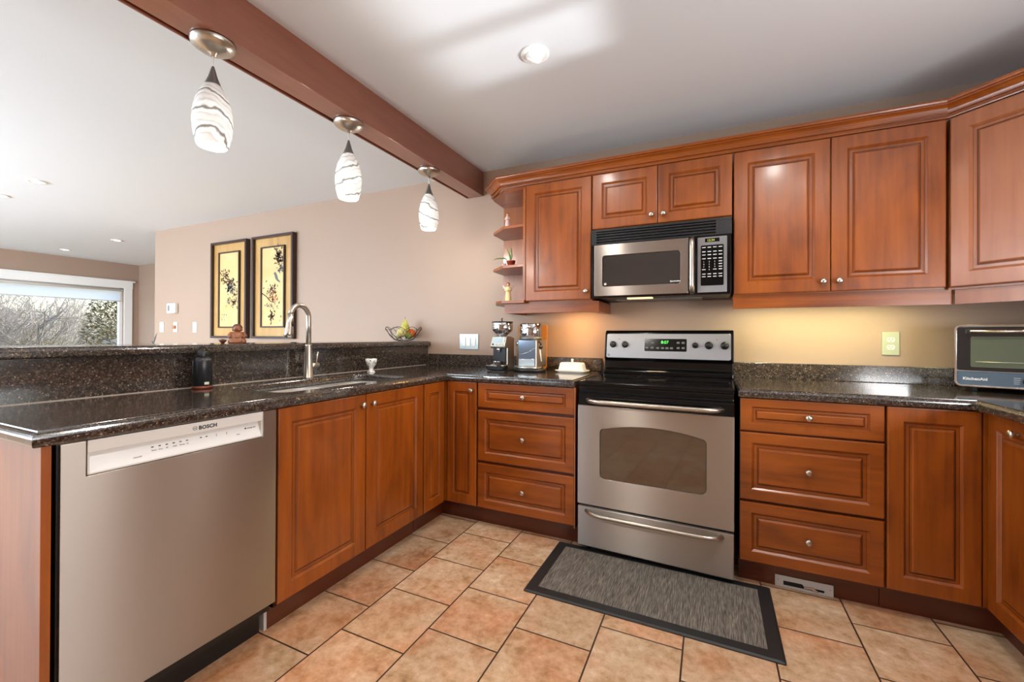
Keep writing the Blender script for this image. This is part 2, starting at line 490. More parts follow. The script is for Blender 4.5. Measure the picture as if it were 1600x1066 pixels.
# left wall with the big picture window
WY0, WY1, WZ0, WZ1 = -3.9, 1.085, .75, 1.985
mb = MB()
mb.box(XL-.15, YF-.15, 0, XL, YA, WZ0).box(XL-.15, YF-.15, WZ1, XL, YA, CEILZ)
mb.box(XL-.15, YF-.15, WZ0, XL, WY0, WZ1).box(XL-.15, WY1, WZ0, XL, YA, WZ1)
struct('wall_left', mb, WALL)
win = thing('window_1', 'wide picture window in white trim looking on to bare trees', 'window', (XL, 0, 0), kind='structure')
mb = MB()
for (y0,y1,z0,z1) in ((WY0,WY1,WZ1-.045,WZ1),(WY0,WY1,WZ0,WZ0+.05),(WY0,WY0+.05,WZ0,WZ1),(WY1-.05,WY1,WZ0,WZ1),(-1.55,-1.49,WZ0,WZ1)):
    mb.box(-.12, y0, z0, -.05, y1, z1)
mb.build('window_frame', TRIM, win, .004)
mb = MB()
mb.box(0, WY0-.12, WZ1-.01, .022, WY1+.12, WZ1+.115).box(0, WY0-.15, WZ1+.105, .04, WY1+.15, WZ1+.13)
mb.box(0, WY0-.12, WZ0-.12, .02, WY0+.005, WZ1).box(0, WY1-.005, WZ0-.12, .02, WY1+.115, WZ1)
mb.box(0, WY0-.15, WZ0-.03, .06, WY1+.15, WZ0).box(0, WY0-.12, WZ0-.12, .018, WY1+.12, WZ0-.03)
mb.build('window_trim', TRIM, win, .004)
glass = mat('window_glass', (1,1,1,1), 0)
nt, n, l, b = nodes(glass)
tr = n.new('ShaderNodeBsdfTransparent'); gl = n.new('ShaderNodeBsdfGlossy'); gl.inputs['Roughness'].default_value = 0
mxs = n.new('ShaderNodeMixShader'); mxs.inputs[0].default_value = .05
l.new(tr.outputs[0], mxs.inputs[1]); l.new(gl.outputs[0], mxs.inputs[2]); l.new(mxs.outputs[0], n['Material Output'].inputs[0])
MB().box(-.09, WY0+.05, WZ0+.05, -.084, WY1-.05, WZ1-.045).build('pane', glass, win)
# roller shade, half drawn
blind = mat('white_roller_fabric', C(245,245,242), .8, Transmission_Weight=.0)
nt, n, l, b = nodes(blind)
tl = n.new('ShaderNodeBsdfTranslucent'); tl.inputs[0].default_value = (1,1,1,1)
mxs = n.new('ShaderNodeMixShader'); mxs.inputs[0].default_value = .88
l.new(b.outputs[0], mxs.inputs[1]); l.new(tl.outputs[0], mxs.inputs[2]); l.new(mxs.outputs[0], n['Material Output'].inputs[0])
sh = thing('roller_shade', 'white roller shade drawn a little way down the picture window', 'window shade', (XL, 0, 1.93))
MB().tube([(-.025, WY0+.06, .012), (-.025, WY1-.012, .012)], .022, 16).build('roller', TRIM, sh)
MB().box(-.035, WY0+.08, -.182, -.033, WY1-.03, .0).build('fabric', blind, sh)
MB().box(-.040, WY0+.08, -.196, -.028, WY1-.03, -.180).build('hem_bar', LGREY, sh, .002)
# ceiling beam between kitchen and living room
beam = thing('ceiling_beam', 'long stained wooden beam under the ceiling with three pendants below', 'beam', (.24, 0, 2.235), kind='structure')
mb = MB().box(-.046, YF, 0, .075, 0, CEILZ-2.235)
mb.box(-.0745, YF, 0, -.067, 0, CEILZ-2.235).box(-.068, YF, .030, -.045, 0, CEILZ-2.235)
mb.build('beam_box', WOOD_Y, beam, .0015)
# half wall carrying the bar
struct('wall_peninsula', MB().box(-.345, -2.415, 0, -.215, -.001, 1.068), WALL)
for nm, a in (('baseboard_back', (-4.31, -.014, 0, -.40, 0, .11)), ('baseboard_alcove', (XL, YA-.014, 0, -4.31, YA, .11)), ('baseboard_left', (XL, YF, 0, XL+.014, YA-.014, .11)), ('baseboard_right', (XR-.014, YF, 0, XR, -3.1, .11)), ('baseboard_front', (-.12, YF, 0, XR-.014, YF+.014, .11))):
    struct(nm, MB().box(*a), TRIM)

# ------------------------------------------------------------------ worktops
ol = [(-.214,-.002), (-.214,-2.44), (.424,-2.44), (.424,-.655), (1.245,-.655), (1.245,-.002)]
cut = rrect(-.075, -1.70, .32, -.89, .06, 6)
t = thing('granite_worktop', 'dark speckled granite worktop wrapping the peninsula and the corner left of the range', 'worktop', (.1,-1.2,.874))
worktop_slab(ol, [cut], .874, .914).build('slab', GRANITE, t, 0, 3, loc=(0,0,0)).location = (-.1, 1.2, -.874)
def reloc(o, t):   # parts are written in world coordinates; bring them into the frame of their thing
    o.location = -Vector(t.location); return o
reloc(MB().box(-.18, -.026, .914, 1.245, -.001, 1.005).build('backsplash', GRANITE, t, .003), t)
reloc(MB().box(-.2145, -2.42, .875, -.2, -.001, 1.068).build('riser', GRANITE, t, .001), t)
SEAL = mat('joint_sealant', C(150,140,130), .4)
reloc(MB().prism([(-.2,.914),(-.197,.914),(-.2,.917)], -2.42, -.026, 'xz').build('sealant_bead', SEAL, t), t)
t = thing('granite_bar_top', 'raised granite bar ledge running above the sink side of the peninsula', 'bar top', (-.36,-1.2,1.07))
reloc(worktop_slab([(-.56,-.002), (-.56,-2.62), (-.17,-2.62), (-.17,-.002)], [], 1.0695, 1.107).build('bar_slab', GRANITE, t), t)
orr = [(2.03,-.002), (2.03,-.655), (2.832,-.655), (2.832,-1.95), (3.515,-1.95), (3.515,-.002)]
t = thing('granite_worktop', 'dark speckled granite worktop in the corner right of the range', 'worktop', (2.6,-.3,.874))
reloc(worktop_slab(orr, [], .874, .914).build('slab', GRANITE, t), t)
reloc(MB().box(2.03, -.026, .914, 3.49, -.001, 1.003).box(3.49, -1.0, .914, 3.515, -.001, 1.003).build('backsplash', GRANITE, t, .003), t)

# ------------------------------------------------------------------ cabinets
DOORP = [(0,.020),(0,.004),(.0012,.0012),(.005,0)]
def panel(mb, x0, x1, z0, z1, yf, sx=.058, sz=.058, raised=True):
    """raised-panel front; yf is the front plane, body goes back to yf+.02"""
    k = min(1, (x1-x0)/.32, (z1-z0)/.20)
    k = max(k, .6)
    prof = [(i, i, d) for i, d in DOORP]
    prof += [(sx+a*k, sz+a*k, d) for a, d in ((0,0),(.0015,.002),(.008,.0082),(.0092,.0098),(.011,.0098),(.022,.0090),(.0236,.0104),(.025,.0104),(.0315,.0022),(.035,.0010))]
    rings = [[(x0+a, yf+d, z0+c), (x1-a, yf+d, z0+c), (x1-a, yf+d, z1-c), (x0+a, yf+d, z1-c)] for a, c, d in prof]
    f0 = len(mb.f)
    mb.loft(rings, True, (True, True), smooth=False)
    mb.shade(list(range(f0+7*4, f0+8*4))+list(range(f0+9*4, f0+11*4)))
    return mb
def knob(parent, x, z, yf):
    mb = MB()
    prof = [(.006,0),(.0055,.006),(.005,.011),(.009,.014),(.0135,.018),(.0145,.022),(.0125,.027),(.007,.0295),(.0005,.030)]
    m = Matrix.Translation((x, yf, z)) @ Matrix.Rotation(PI/2, 4, 'X')
    mb.lathe(prof, 20, m=m)
    return mb.build('knob', NICKEL, parent)
def door(cab, x0, x1, z0, z1, yf, knobs=(), name='door', sx=.058, sz=.058, m=None):
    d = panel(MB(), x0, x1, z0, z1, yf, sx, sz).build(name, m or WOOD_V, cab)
    for kx, kz in knobs: knob(d, kx, kz, yf)
    return d
def drawer(cab, x0, x1, z0, z1, yf):
    h = z1-z0
    sz = .036 if h < .2 else .047
    d = panel(MB(), x0, x1, z0, z1, yf, .047, sz).build('drawer', WOOD_H, cab)
    knob(d, (x0+x1)/2, (z0+z1)/2+.003, yf)
ZB, ZT = .120, .870
def base(cab, w, D, toe=True, side=WOOD_SIDE_SHEEN, x0=0, wb=None):
    MB().box(x0+.001, -D+.0215, .105, w-.001, -.004, .873).build('body', WOOD_DARK, cab)
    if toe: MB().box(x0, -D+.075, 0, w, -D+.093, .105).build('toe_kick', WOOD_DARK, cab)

D = .643
cab = thing('drawer_cabinet', 'three-drawer cherry-stained base cabinet left of the range', 'cabinet', (.636, 0, 0))
base(cab, .607, D)
for z0, z1 in ((.722,ZT),(.402,.706),(ZB,.386)): drawer(cab, .003, .604, z0, z1, -D)
MB().box(.6045, -D+.002, .105, .611, -.01, .873).build('side_panel', WOOD_SIDE_SHEEN, cab)
cab = thing('drawer_cabinet', 'three-drawer cherry-stained base cabinet right of the range above the grey kick plate', 'cabinet', (2.036, 0, 0))
base(cab, .531, D)
for z0, z1 in ((.722,ZT),(.404,.714),(ZB,.392)): drawer(cab, .002, .529, z0, z1, -D)
# corner cabinet left: one narrow door on each run
cab = thing('corner_cabinet', 'inner-corner base cabinet with two narrow doors, one knob, left of the drawers', 'cabinet', (.414, 0, 0))
MB().box(-.55, -D+.0215, .105, .219, -.004, .873).box(-.55, -.872, .105, -.0215, -D+.0215, .873).build('body', WOOD_DARK, cab)
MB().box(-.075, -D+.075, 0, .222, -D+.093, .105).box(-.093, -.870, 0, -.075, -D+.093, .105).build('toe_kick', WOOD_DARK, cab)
door(cab, .004, .214, ZB, ZT, -D, [(.185, .822)], sx=.046)
MB().box(-.02, -D+.002, .12, .0, -D+.022, .87).build('corner_post', WOOD_V, cab)
# side door faces +x
sd = panel(MB(), 0, .2, ZB, ZT, 0, .046, .058)
sdm = Matrix.Translation((0, -.866, 0)) @ Matrix.Rotation(PI/2, 4, 'Z')
sd.v = [sdm @ p for p in sd.v]
sd.build('door', WOOD_V, cab)
# sink cabinet, faces +x
cab = thing('sink_cabinet', 'cherry-stained sink cabinet with two tall doors beside the dishwasher', 'cabinet', (-.19, -1.789, 0), PI/2)
MB().box(.0, -.604+.0215, .105, .016, -.02, .873).box(.903, -.604+.0215, .105, .9135, -.02, .873).box(0, -.604+.0215, .105, .912, -.02, .125).box(0, -.582, .84, .912, -.560, .873).build('body', WOOD_DARK, cab)
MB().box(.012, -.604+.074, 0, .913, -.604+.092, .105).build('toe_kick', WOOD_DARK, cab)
MB().box(.0, -.604+.074, 0, .012, -.03, .104).build('plinth_side', LGREY, cab)
door(cab, .004, .459, ZB, ZT, -.604, [(.428, .822)])
door(cab, .464, .910, ZB, ZT, -.604, [(.497, .822)])
# end panel of the peninsula
t = thing('end_panel', 'flat cherry-stained panel closing the near end of the peninsula', 'panel', (.1, -2.41, 0))
MB().box(-.445, -.010, 0, .31, .009, .873).build('panel_board', WOOD_V, t, .001)
# right of the drawers: corner with two doors
cab = thing('corner_cabinet', 'base cabinet in the right-hand corner with a door on each run', 'cabinet', (2.57, 0, 0))
MB().box(0, -D+.0215, .105, .94, -.004, .873).box(.3215, -.972, .105, .94, -D+.0215, .873).build('body', WOOD_DARK, cab)
MB().box(0, -D+.075, 0, .375, -D+.093, .105).box(.375, -.97, 0, .393, -D+.093, .105).build('toe_kick', WOOD_DARK, cab)
door(cab, .003, .288, ZB, ZT, -D, sx=.052)
MB().box(.292, -D+.004, .12, .318, -D+.022, .87).build('corner_post', WOOD_V, cab)
sd = panel(MB(), 0, .318, ZB, ZT, 0, .056, .058)
sdm = Matrix.Translation((.300, -.648, 0)) @ Matrix.Rotation(-PI/2, 4, 'Z')
sd.v = [sdm @ p for p in sd.v]
sd = sd.build('door', WOOD_V, cab)
m = sdm @ Matrix.Translation((.182, 0, .822)) @ Matrix.Rotation(PI/2, 4, 'X')
MB().lathe([(.006,0),(.0055,.006),(.005,.011),(.009,.014),(.0135,.018),(.0145,.022),(.0125,.027),(.007,.0295),(.0005,.030)], 20, m=m).build('knob', NICKEL, sd)
cab = thing('base_cabinet', 'plain base cabinet beyond the right edge of the corner cabinet', 'cabinet', (3.51, -.975, 0), -PI/2)
base(cab, .96, .64)
door(cab, .003, .475, ZB, ZT, -.64, [(.44, .822)]); door(cab, .480, .957, ZB, ZT, -.64, [(.515, .822)])

# kick-space vacuum inlet
t = thing('kick_plate_inlet', 'grey metal kick-space plate with a slot and sliding lever at floor level', 'vent', (2.298, -.569, 0))
hole = [(-.075,.012),(-.075,.028),(-.005,.028),(.0,.022),(.078,.022),(.078,.010)]
hole = [(-.078,.010),(.078,.010),(.078,.021),(.002,.021),(-.006,.030),(-.078,.030)]
s_mb = slab([(-.111,.0005),(.111,.0005),(.111,.052),(-.111,.052)], [hole], 0, .004)
s_mb.v = [Vector((p.x, -p.z, p.y)) for p in s_mb.v]
s_mb.build('plate', LGREY, t, .0008)
MB().box(-.08, -.0006, .008, .08, -.0002, .032).build('slot_back', DARKVOID, t)
mb = MB(); mb.prism([(.0,.024),(.034,.026),(.056,.014),(.052,.008),(.030,.017),(.0,.016)], -.012, -.005, 'xz'); mb.build('lever', STEELS, t, .001)
for sx in (-.099, .099):
    MB().lathe([(.0035,0),(.003,.0015),(.0005,.002)], 10, m=Matrix.Translation((sx,-.004,.030)) @ Matrix.Rotation(PI/2,4,'X')).build('screw', NICKEL, t)

# ------------------------------------------------------------------ upper cabinets
DU, UB, UT = .36, 1.378, 2.125
def upper(cab, w, z0, z1, D=DU, val=True, vx0=0, vx1=None):
    MB().box(.001, -D+.0215, z0-.004, w-.001, -.003, z1+.006).build('body', WOOD_SIDE_SHEEN, cab)
    if val:
        vx1 = w if vx1 is None else vx1
        MB().box(vx0, -D+.028, z0-.075, vx1, -D+.046, z0-.004).build('valance', WOOD_H, cab)
cab = thing('wall_cabinet', 'tall single-door wall cabinet between the open shelves and the microwave', 'cabinet', (.824, 0, 0))
upper(cab, .436, UB, UT, vx0=-.16, vx1=.476)
MB().box(.458, -DU+.046, UB-.075, .476, -.003, UB-.004).build('valance_return', WOOD_H, cab)
MB().box(-.16, -.314, UB-.075, -.142, -.003, UB-.004).build('valance_return', WOOD_H, cab)
MB().box(.436, -DU+.028, UB-.010, .476, -.003, UB-.004).build('bottom_ledge', WOOD_H, cab)
door(cab, .004, .433, UB, UT, -DU, [(.405, UB+.048)])
cab = thing('wall_cabinet', 'short two-door wall cabinet over the microwave', 'cabinet', (1.262, 0, 0))
upper(cab, .754, 1.797, UT, val=False)
door(cab, .002, .375, 1.797, UT, -DU, [(.345, 1.845)], sx=.056, sz=.056)
door(cab, .379, .752, 1.797, UT, -DU, [(.409, 1.845)], sx=.056, sz=.056)
cab = thing('wall_cabinet', 'tall two-door wall cabinet right of the microwave', 'cabinet', (2.021, 0, 0))
upper(cab, .842, UB, UT, vx0=.0, vx1=.872)
door(cab, .002, .418, UB, UT, -DU, [(.388, UB+.048)], sx=.062, sz=.062)
door(cab, .422, .840, UB, UT, -DU, [(.452, UB+.048)], sx=.062, sz=.062)
# diagonal corner wall cabinet
cab = thing('corner_wall_cabinet', 'diagonal corner wall cabinet at the right edge with daylight sheen in its colour', 'cabinet', (2.868, -.36, 0), -PI/4)
m = Matrix.Rotation(PI/4, 4, 'Z')
loc_poly = [(.03,.357),(.03,.03),(.318,-.258),(.645,-.258),(.645,.357)]
MB().prism([(m @ Vector((x-.018,y,0)))[:2] for x, y in loc_poly], UB-.004, UT+.006).build('body', WOOD_SIDE_SHEEN, cab)
door(cab, .004, .398, UB, UT, 0, sx=.062, sz=.062, m=WOOD_SIDE_SHEEN)  # paler colour paints the daylight sheen into this door
MB().box(.01, .026, UB-.075, .40, .044, UB-.004).build('valance', WOOD_SIDE_SHEEN, cab)
MB().box(-.006, .012, UB-.011, .412, .30, UB-.004).build('bottom_ledge', WOOD_SIDE_SHEEN, cab)
# open corner shelves
t = thing('corner_shelf_unit', 'open angled end shelves between the beam and the wall cabinets', 'shelf', (.66, -.17, 1.37))
poly = [(.498,-.002),(.508,-.20),(.65,-.335),(.8235,-.350),(.8235,-.002)]
for i, (z, th) in enumerate(((UB-.012,.018),(1.606,.018),(1.868,.018),(2.112,.018))):
    p = poly if i else [(.512,-.002),(.525,-.19),(.60,-.335),(.66,-.375),(.8235,-.375),(.8235,-.002)]
    mm = MB().prism(p, z, z+th).build('shelf', WOOD_H, t, .0015); reloc(mm, t)
reloc(MB().box(.806, -.357, UB+.0065, .8235, -.003, 2.112).build('side_panel', WOOD_V, t, .001), t)
reloc(MB().box(.498, -.012, UB+.0065, .806, -.003, 2.112).build('back_panel', WOOD_SIDE_SHEEN, t), t)
# crown moulding: profile swept round the tops
prof = [(0,0),(.013,0),(.014,.004),(.013,.010),(.007,.012),(.007,.019),(.018,.020),(.019,.026),(.021,.033),(.027,.042),(.036,.049),(.043,.051),(.043,.057),(.054,.058),(.056,.063),(.055,.072),(.052,.074),(0,.074)]
def sweep(path, z, prof):
    mb = MB(); P = [Vector((x,y)) for x, y in path]; rings = []
    for i, p in enumerate(P):
        def nrm(a, b): d = (b-a).normalized(); return Vector((d.y, -d.x))
        if i == 0: nn = nrm(P[0],P[1])
        elif i == len(P)-1: nn = nrm(P[-2],P[-1])
        else:
            a, b2 = nrm(P[i-1],p), nrm(p,P[i+1]); nn = (a+b2); nn = nn/ (nn.length_squared/2)
        rings.append([(p.x+nn.x*d, p.y+nn.y*d, z+h) for d, h in prof])
    mb.loft(rings, True, (True,True), smooth=False)
    return mb
t = thing('crown_moulding', 'stepped cherry-stained crown moulding running along the tops of the wall cabinets', 'moulding', (1.7, -.36, 2.13))
mb = sweep([(.500,-.004),(.506,-.202),(.648,-.342),(2.872,-.342),(3.16,-.63),(3.516,-.63)], 2.131, prof)
reloc(mb.build('moulding', WOOD_H, t), t)
# under-cabinet lights
def puck(x, y, label, power, color, w):
    t = thing('under_cabinet_light', label, 'light', (x, y, UB-.006), group=None)
    MB().box(-w/2, -.03, -.022, w/2, .03, 0).build('housing', WHITEP, t, .003)
    MB().box(-w/2+.01, -.022, -.0245, w/2-.01, .022, -.0215).build('lens', emis('lamp_lens', color+(1,), 4), t)
    light('under_cabinet_lamp', 'AREA', (0,0,-.027), (0,0,0), power, color, w-.02, .04, parent=t)
puck(1.08, -.20, 'small warm light under the cabinet left of the microwave', 3.0, (1,.56,.18), .14)
puck(2.44, -.22, 'long light strip under the cabinet right of the range', 6.0, (1,.92,.46), .74)

# ------------------------------------------------------------------ dishwasher (faces +x)
dw = thing('dishwasher', 'stainless dishwasher with recessed white control strip at the near end of the peninsula', 'dishwasher', (-.19, -2.391, 0), PI/2)
W, DD = .597, .604
MB().box(.004, -DD+.03, .10, W-.004, -.03, .868).build('tub', BLACKM, dw)
slb = slab([(.003,.141),(W-.003,.141),(W-.003,.871),(.003,.871)], [rrect(.053,.777,.540,.8705,.0005,1)[:]] if False else [], 0, .03)
mb = MB()
mb.box(.003, -DD-.004, .141, .053, -DD+.028, .871).box(.540, -DD-.004, .141, W-.003, -DD+.028, .871).box(.053, -DD-.004, .141, .540, -DD+.028, .777)
mb = slab([(.003,.141),(W-.003,.141),(W-.003,.871),(.540,.871),(.540,.777),(.053,.777),(.053,.871),(.003,.871)], [], 0, .032)
mb.v = [Vector((p.x, -DD+.028-p.z, p.y)) for p in mb.v]
mb.build('door', STEEL, dw, .0015)
# pocket handle / control strip
cp = MB()
cp.box(.0545, -DD-.006, .838, .5385, -DD+.020, .871)                      # overhanging lip
cp.box(.0545, -DD-.0055, .779, .059, -DD+.020, .838).box(.534, -DD-.0055, .779, .5385, -DD+.020, .838)
cp.box(.0545, -DD-.0055, .779, .5385, -DD+.020, .784)
CP = cp.build('control_strip', WHITEP if False else mat('warm_grey_plastic', C(205,200,194), .3), dw, .0015)
cf = MB(); cf.prism([(-DD-.004,.784),(-DD+.0185,.838),(-DD+.022,.838),(-DD+.022,.784)], .059, .534, 'yz')
CF = cf.build('control_face', mat('control_face_white', C(226,224,220), .25), CP)
sl = math.atan2(.0225, .054)
def on_face(x, z): return (x, -DD-.004+(z-.784)/.054*.0225-.0004, z)
rt = (PI/2-sl, 0, 0)
for i in range(6): MB().box(-.003,-.0004,-.0015,.003,.0002,.0015, m=Matrix.Translation(on_face(.205+.0185*i, .817))).build('indicator', INK, CP)
for i in range(2): MB().box(-.003,-.0004,-.0015,.003,.0002,.0015, m=Matrix.Translation(on_face(.338+.017*i, .817))).build('indicator', INK, CP)
for i in range(6): text('Auto Eco 45 Half Rinse 1h'.split()[i], .0065, on_face(.201+.0185*i, .806), rt, GREYINK, CP)
for x in (.385, .418): MB().box(-.0006,-.0004,-.012,.0006,.0002,.008, m=Matrix.Translation(on_face(x,.812))).build('divider', GREYINK, CP)
text('ON/OFF', .006, on_face(.155,.796), rt, GREYINK, CP)
text('Start', .006, on_face(.45,.802), rt, GREYINK, CP)
text('energy star', .007, on_face(.490,.816), rt, INK, CP)
MB().lathe([(.003,0),(.003,.0008)], 14, m=Matrix.Translation(on_face(.484,.818)) @ Matrix.Rotation(PI/2,4,'X')).build('emblem', INK, CP)
text('BOSCH', .0165, (.323,-DD-.0062,.8475), FRONT, INK, CP, offset=.0006, spacing=1.05)
MB().loft([[(.312+r*math.cos(a*PI/12), y, .8535+r*math.sin(a*PI/12)) for a in range(24)] for r, y in ((.0068,-DD-.006),(.0068,-DD-.0066),(.0056,-DD-.0066),(.0056,-DD-.006))], True, (False,False), False).build('emblem', GREYINK, CP)
MB().box(.3085,-DD-.0066,.8528,.3155,-DD-.006,.8542).box(.3085,-DD-.0066,.850,.3097,-DD-.006,.857).box(.3143,-DD-.0066,.850,.3155,-DD-.006,.857).build('emblem', GREYINK, CP)
MB().box(.006, -DD+.085, 0, W-.006, -DD+.10, .115).build('toe_kick', BLACKM, dw)
MB().box(.0, -DD+.01, .0, .0035, -.03, .8725).build('side_gasket', BLACKM, dw)

# ------------------------------------------------------------------ range
rg = thing('range', 'stainless electric range with black glass top between the drawer cabinets', 'range', (1.2635, -.645, 0), math.radians(-2.0))
RW, RD = .752, .60
MB().box(.004, .012, .02, RW-.004, RD, .90).build('body', BLACKM, rg)
for x in (.05, RW-.05):
    for y in (.06, RD-.06): MB().lathe([(.018,0),(.018,.01),(.008,.012),(.008,.022)], 12, (x,y,0)).build('foot', BLACKM, rg)
ct = MB(); ct.box(.0, -.004, .888, RW, RD-.02, .912).build('cooktop_frame', BLACK, rg, .007, 3)
glassm = mat('black_ceramic_glass', C(7,7,8), .06, Coat_Weight=.3)
nt, n, l, b = nodes(glassm)
gt = MB().box(.02, .016, .9115, RW-.02, RD-.075, .9145).build('glass_top', glassm, rg, .001)
ringm = mat('burner_ring_grey', C(60,60,62), .2)
for (x,y,r) in ((.20,.15,.11),(.56,.15,.085),(.20,.40,.078),(.56,.40,.11),(.38,.43,.05)):
    for q in (r, r*.62):
        MB().loft([[(x+rr*math.cos(a*PI/24), y+rr*math.sin(a*PI/24), .9147) for a in range(48)] for rr in (q, q-.0018)], True, (False,False), False).build('burner_ring', ringm, gt)
# front rails under the cooktop
mb = MB().box(.004, -.001, .862, RW-.004, .014, .886).box(.004, .002, .848, RW-.004, .014, .858)
mb.build('vent_trim', BLACK, rg, .003)
dr = MB()   # oven door: black top band + stainless panel with arched window
dr.box(.003, -.008, .784, RW-.003, .012, .845).build('door_band', BLACK, rg, .004)
def arch(x0, x1, z0, z1, r, rise, n=10):
    p = [(x0+r, z0)]; p = []
    for i in range(5): a = math.radians(180+90*i/4); p.append((x0+r+r*math.cos(a), z0+r+r*math.sin(a)))
    for i in range(5): a = math.radians(270+90*i/4); p.append((x1-r+r*math.cos(a), z0+r+r*math.sin(a)))
    rr = r*.8
    for i in range(4): a = math.radians(70*i/3); p.append((x1-rr+rr*math.cos(a), z1-rr+rr*math.sin(a)))
    for i in range(n+1):
        u = 1-2*i/n; p.append(((x0+x1)/2+u*((x1-x0)/2-.7*rr), z1-.002+rise*(1-u*u)))
    for i in range(4): a = math.radians(110+70*i/3); p.append((x0+rr+rr*math.cos(a), z1-rr+rr*math.sin(a)))
    return p
op = arch(.122, .634, .402, .668, .028, .030)
mb = slab([(.002,.257),(RW-.002,.257),(RW-.002,.783),(.002,.783)], [op], 0, .022)
mb.v = [Vector((p.x, .012-p.z, p.y)) for p in mb.v]
dr = mb.build('oven_door', STEEL, rg, .003)
oi = arch(.124, .632, .404, .666, .027, .030)
mb = MB().prism(oi, -.006, -.001, 'xz'); 
ovg = mat('oven_window_glass', C(62,48,36), .08, 0, Coat_Weight=1, Specular_IOR_Level=.9)
mb.build('oven_window', ovg, dr)
def bow(x0, x1, z, y0, out, r, name, parent, mt):
    pts = []
    for i in range(25):
        u = i/24; x = x0+(x1-x0)*u
        e = min(u, 1-u)/.13
        k = math.sin(min(1,e)*PI/2)**.55 if e < 1 else 1
        pts.append((x, y0-out*k-.006*math.sin(PI*u), z))
    MB().tube(pts, [r]*25, 14).build(name, mt, parent)
bow(.050, .702, .812, .0, .050, .0115, 'handle', rg, NICKEL)
mb = MB().box(.002, -.010, .034, RW-.002, .014, .243)
drw = mb.build('storage_drawer', STEEL, rg, .004)
bow(.050, .702, .222, -.008, .044, .0105, 'handle', drw, NICKEL)
# backguard
bgx = MB()
bgx.prism([(RD-.085,.912),(RD-.085,.940),(RD-.050,.950),(RD-.048,1.00),(RD-.062,1.012),(RD-.035,1.176),(RD-.02,1.192),(RD+.028,1.192),(RD+.03,.912)], .0, RW, 'yz')
bgo = bgx.build('backguard', BLACK, rg, .006, 3)
tilt = math.atan2(.027, .164)
pm = Matrix.Translation((0, RD-.0625, 1.012)) @ Matrix.Rotation(-tilt, 4, 'X')
mb = MB().prism(rrect(.014, .004, RW-.014, .160, .012), -.003, .004, 'xz', m=pm)
bgm = steel('panel_stainless', C(158,157,158), .34)
cpn = mb.build('control_panel', bgm, rg, .001)
dsp = MB().prism(rrect(.254, .050, .500, .128, .006), -.0045, -.0028, 'xz', m=pm).build('display', BLACK, cpn, .0005)
text('8:07', .026, pm @ Vector((.352,-.0048,.098)), (PI/2-tilt,0,0), emis('green_led', (.1,.8,.12,1), .55), dsp, name='clock_digits', offset=.0004)
for i, (x,z) in enumerate([(.268,.104),(.300,.104),(.268,.072),(.300,.072),(.334,.070),(.362,.070),(.388,.070),(.414,.070),(.452,.104),(.480,.104),(.452,.072),(.480,.072)]):
    MB().prism(rrect(x-.009, z-.006, x+.009, z+.006, .003, 2), -.0052, -.0044, 'xz', m=pm).build('touch_key', mat('key_grey', C(92,92,92), .5) if i == 0 else bpy.data.materials['key_grey'], dsp)
for x, r in ((.055,.021),(.132,.021),(.548,.018),(.622,.023),(.706,.023)):
    m = pm @ Matrix.Translation((x, -.003, .090)) @ Matrix.Rotation(PI/2, 4, 'X')
    k = MB().lathe([(r,0),(r,.004),(r*.86,.007),(r*.8,.020),(r*.74,.024),(.0005,.025)], 24, m=m).build('knob', BLACKM, cpn)
    MB().box(-.0035, -r*.8, .020, .0035, r*.8, .029, m=m @ Matrix.Rotation(.3*x*10, 4, 'Z')).build('grip', BLACKM, k, .001)
    for q in range(11):
        a = math.radians(-30+24*q)
        MB().box(-.0012,-.0004,-.0012,.0012,.0004,.0012, m=pm @ Matrix.Translation((x+(r+.007)*math.cos(a), -.0035, .090+(r+.007)*math.sin(a)))).build('dial_mark', INK, k)
for x in (.094, .664): MB().lathe([(.003,0),(.003,.001)], 10, m=pm @ Matrix.Translation((x,-.003,.124)) @ Matrix.Rotation(PI/2,4,'X')).build('burner_indicator', mat('red_dot', C(150,30,30), .4) if x < .1 else bpy.data.materials['red_dot'], cpn)
MB().lathe([(.008,0),(.008,.0012),(.0062,.0012),(.0062,.0006),(.0005,.0006)], 20, m=pm @ Matrix.Translation((.030,-.003,.020)) @ Matrix.Rotation(PI/2,4,'X')).build('emblem', NICKELD, cpn)

# ------------------------------------------------------------------ microwave
mw = thing('microwave', 'stainless and black microwave hung over the range', 'microwave', (1.268, 0, 1.38))
MWW = .744
MB().box(.003, -.372, 0, MWW-.003, -.003, .40).build('case', BLACKM, mw, .003)
mb = MB().box(0, -.385, .318, MWW, -.34, .40)
gr = MB().box(0, -.376, .322, MWW, -.345, .402).box(0, -.392, .322, .03, -.37, .402).box(MWW-.075, -.392, .322, MWW, -.37, .402).box(0, -.394, .390, MWW, -.37, .402).box(0, -.394, .314, MWW, -.37, .322)
for k in range(4): gr.box(.03, -.392, .331+.0155*k, MWW-.075, -.376, .3385+.0155*k)
gr.build('vent_grille', BLACKM, mw, .001)
mb = slab([(.018,.010),(.534,.010),(.534,.310),(.018,.310)], [rrect(.066,.064,.494,.246,.016)], 0, .016)
mb.v = [Vector((p.x, -.384-p.z, p.y)) for p in mb.v]
md = mb.build('door', STEEL, mw, .0015)
MB().box(.002, -.386, .003, .570, -.372, .316).build('door_edge', BLACK, md, .003)
mwg = mat('microwave_window', C(48,44,42), .1, Coat_Weight=.8)
MB().prism(rrect(.067,.065,.493,.245,.015), -.3915, -.386, 'xz').build('window', mwg, md)
MB().lathe([(.0075,0),(.0075,.0012),(.006,.0012),(.006,.0006),(.0005,.0006)], 18, m=Matrix.Translation((.083,-.3915,.080)) @ Matrix.Rotation(PI/2,4,'X')).build('emblem', LGREY, md)
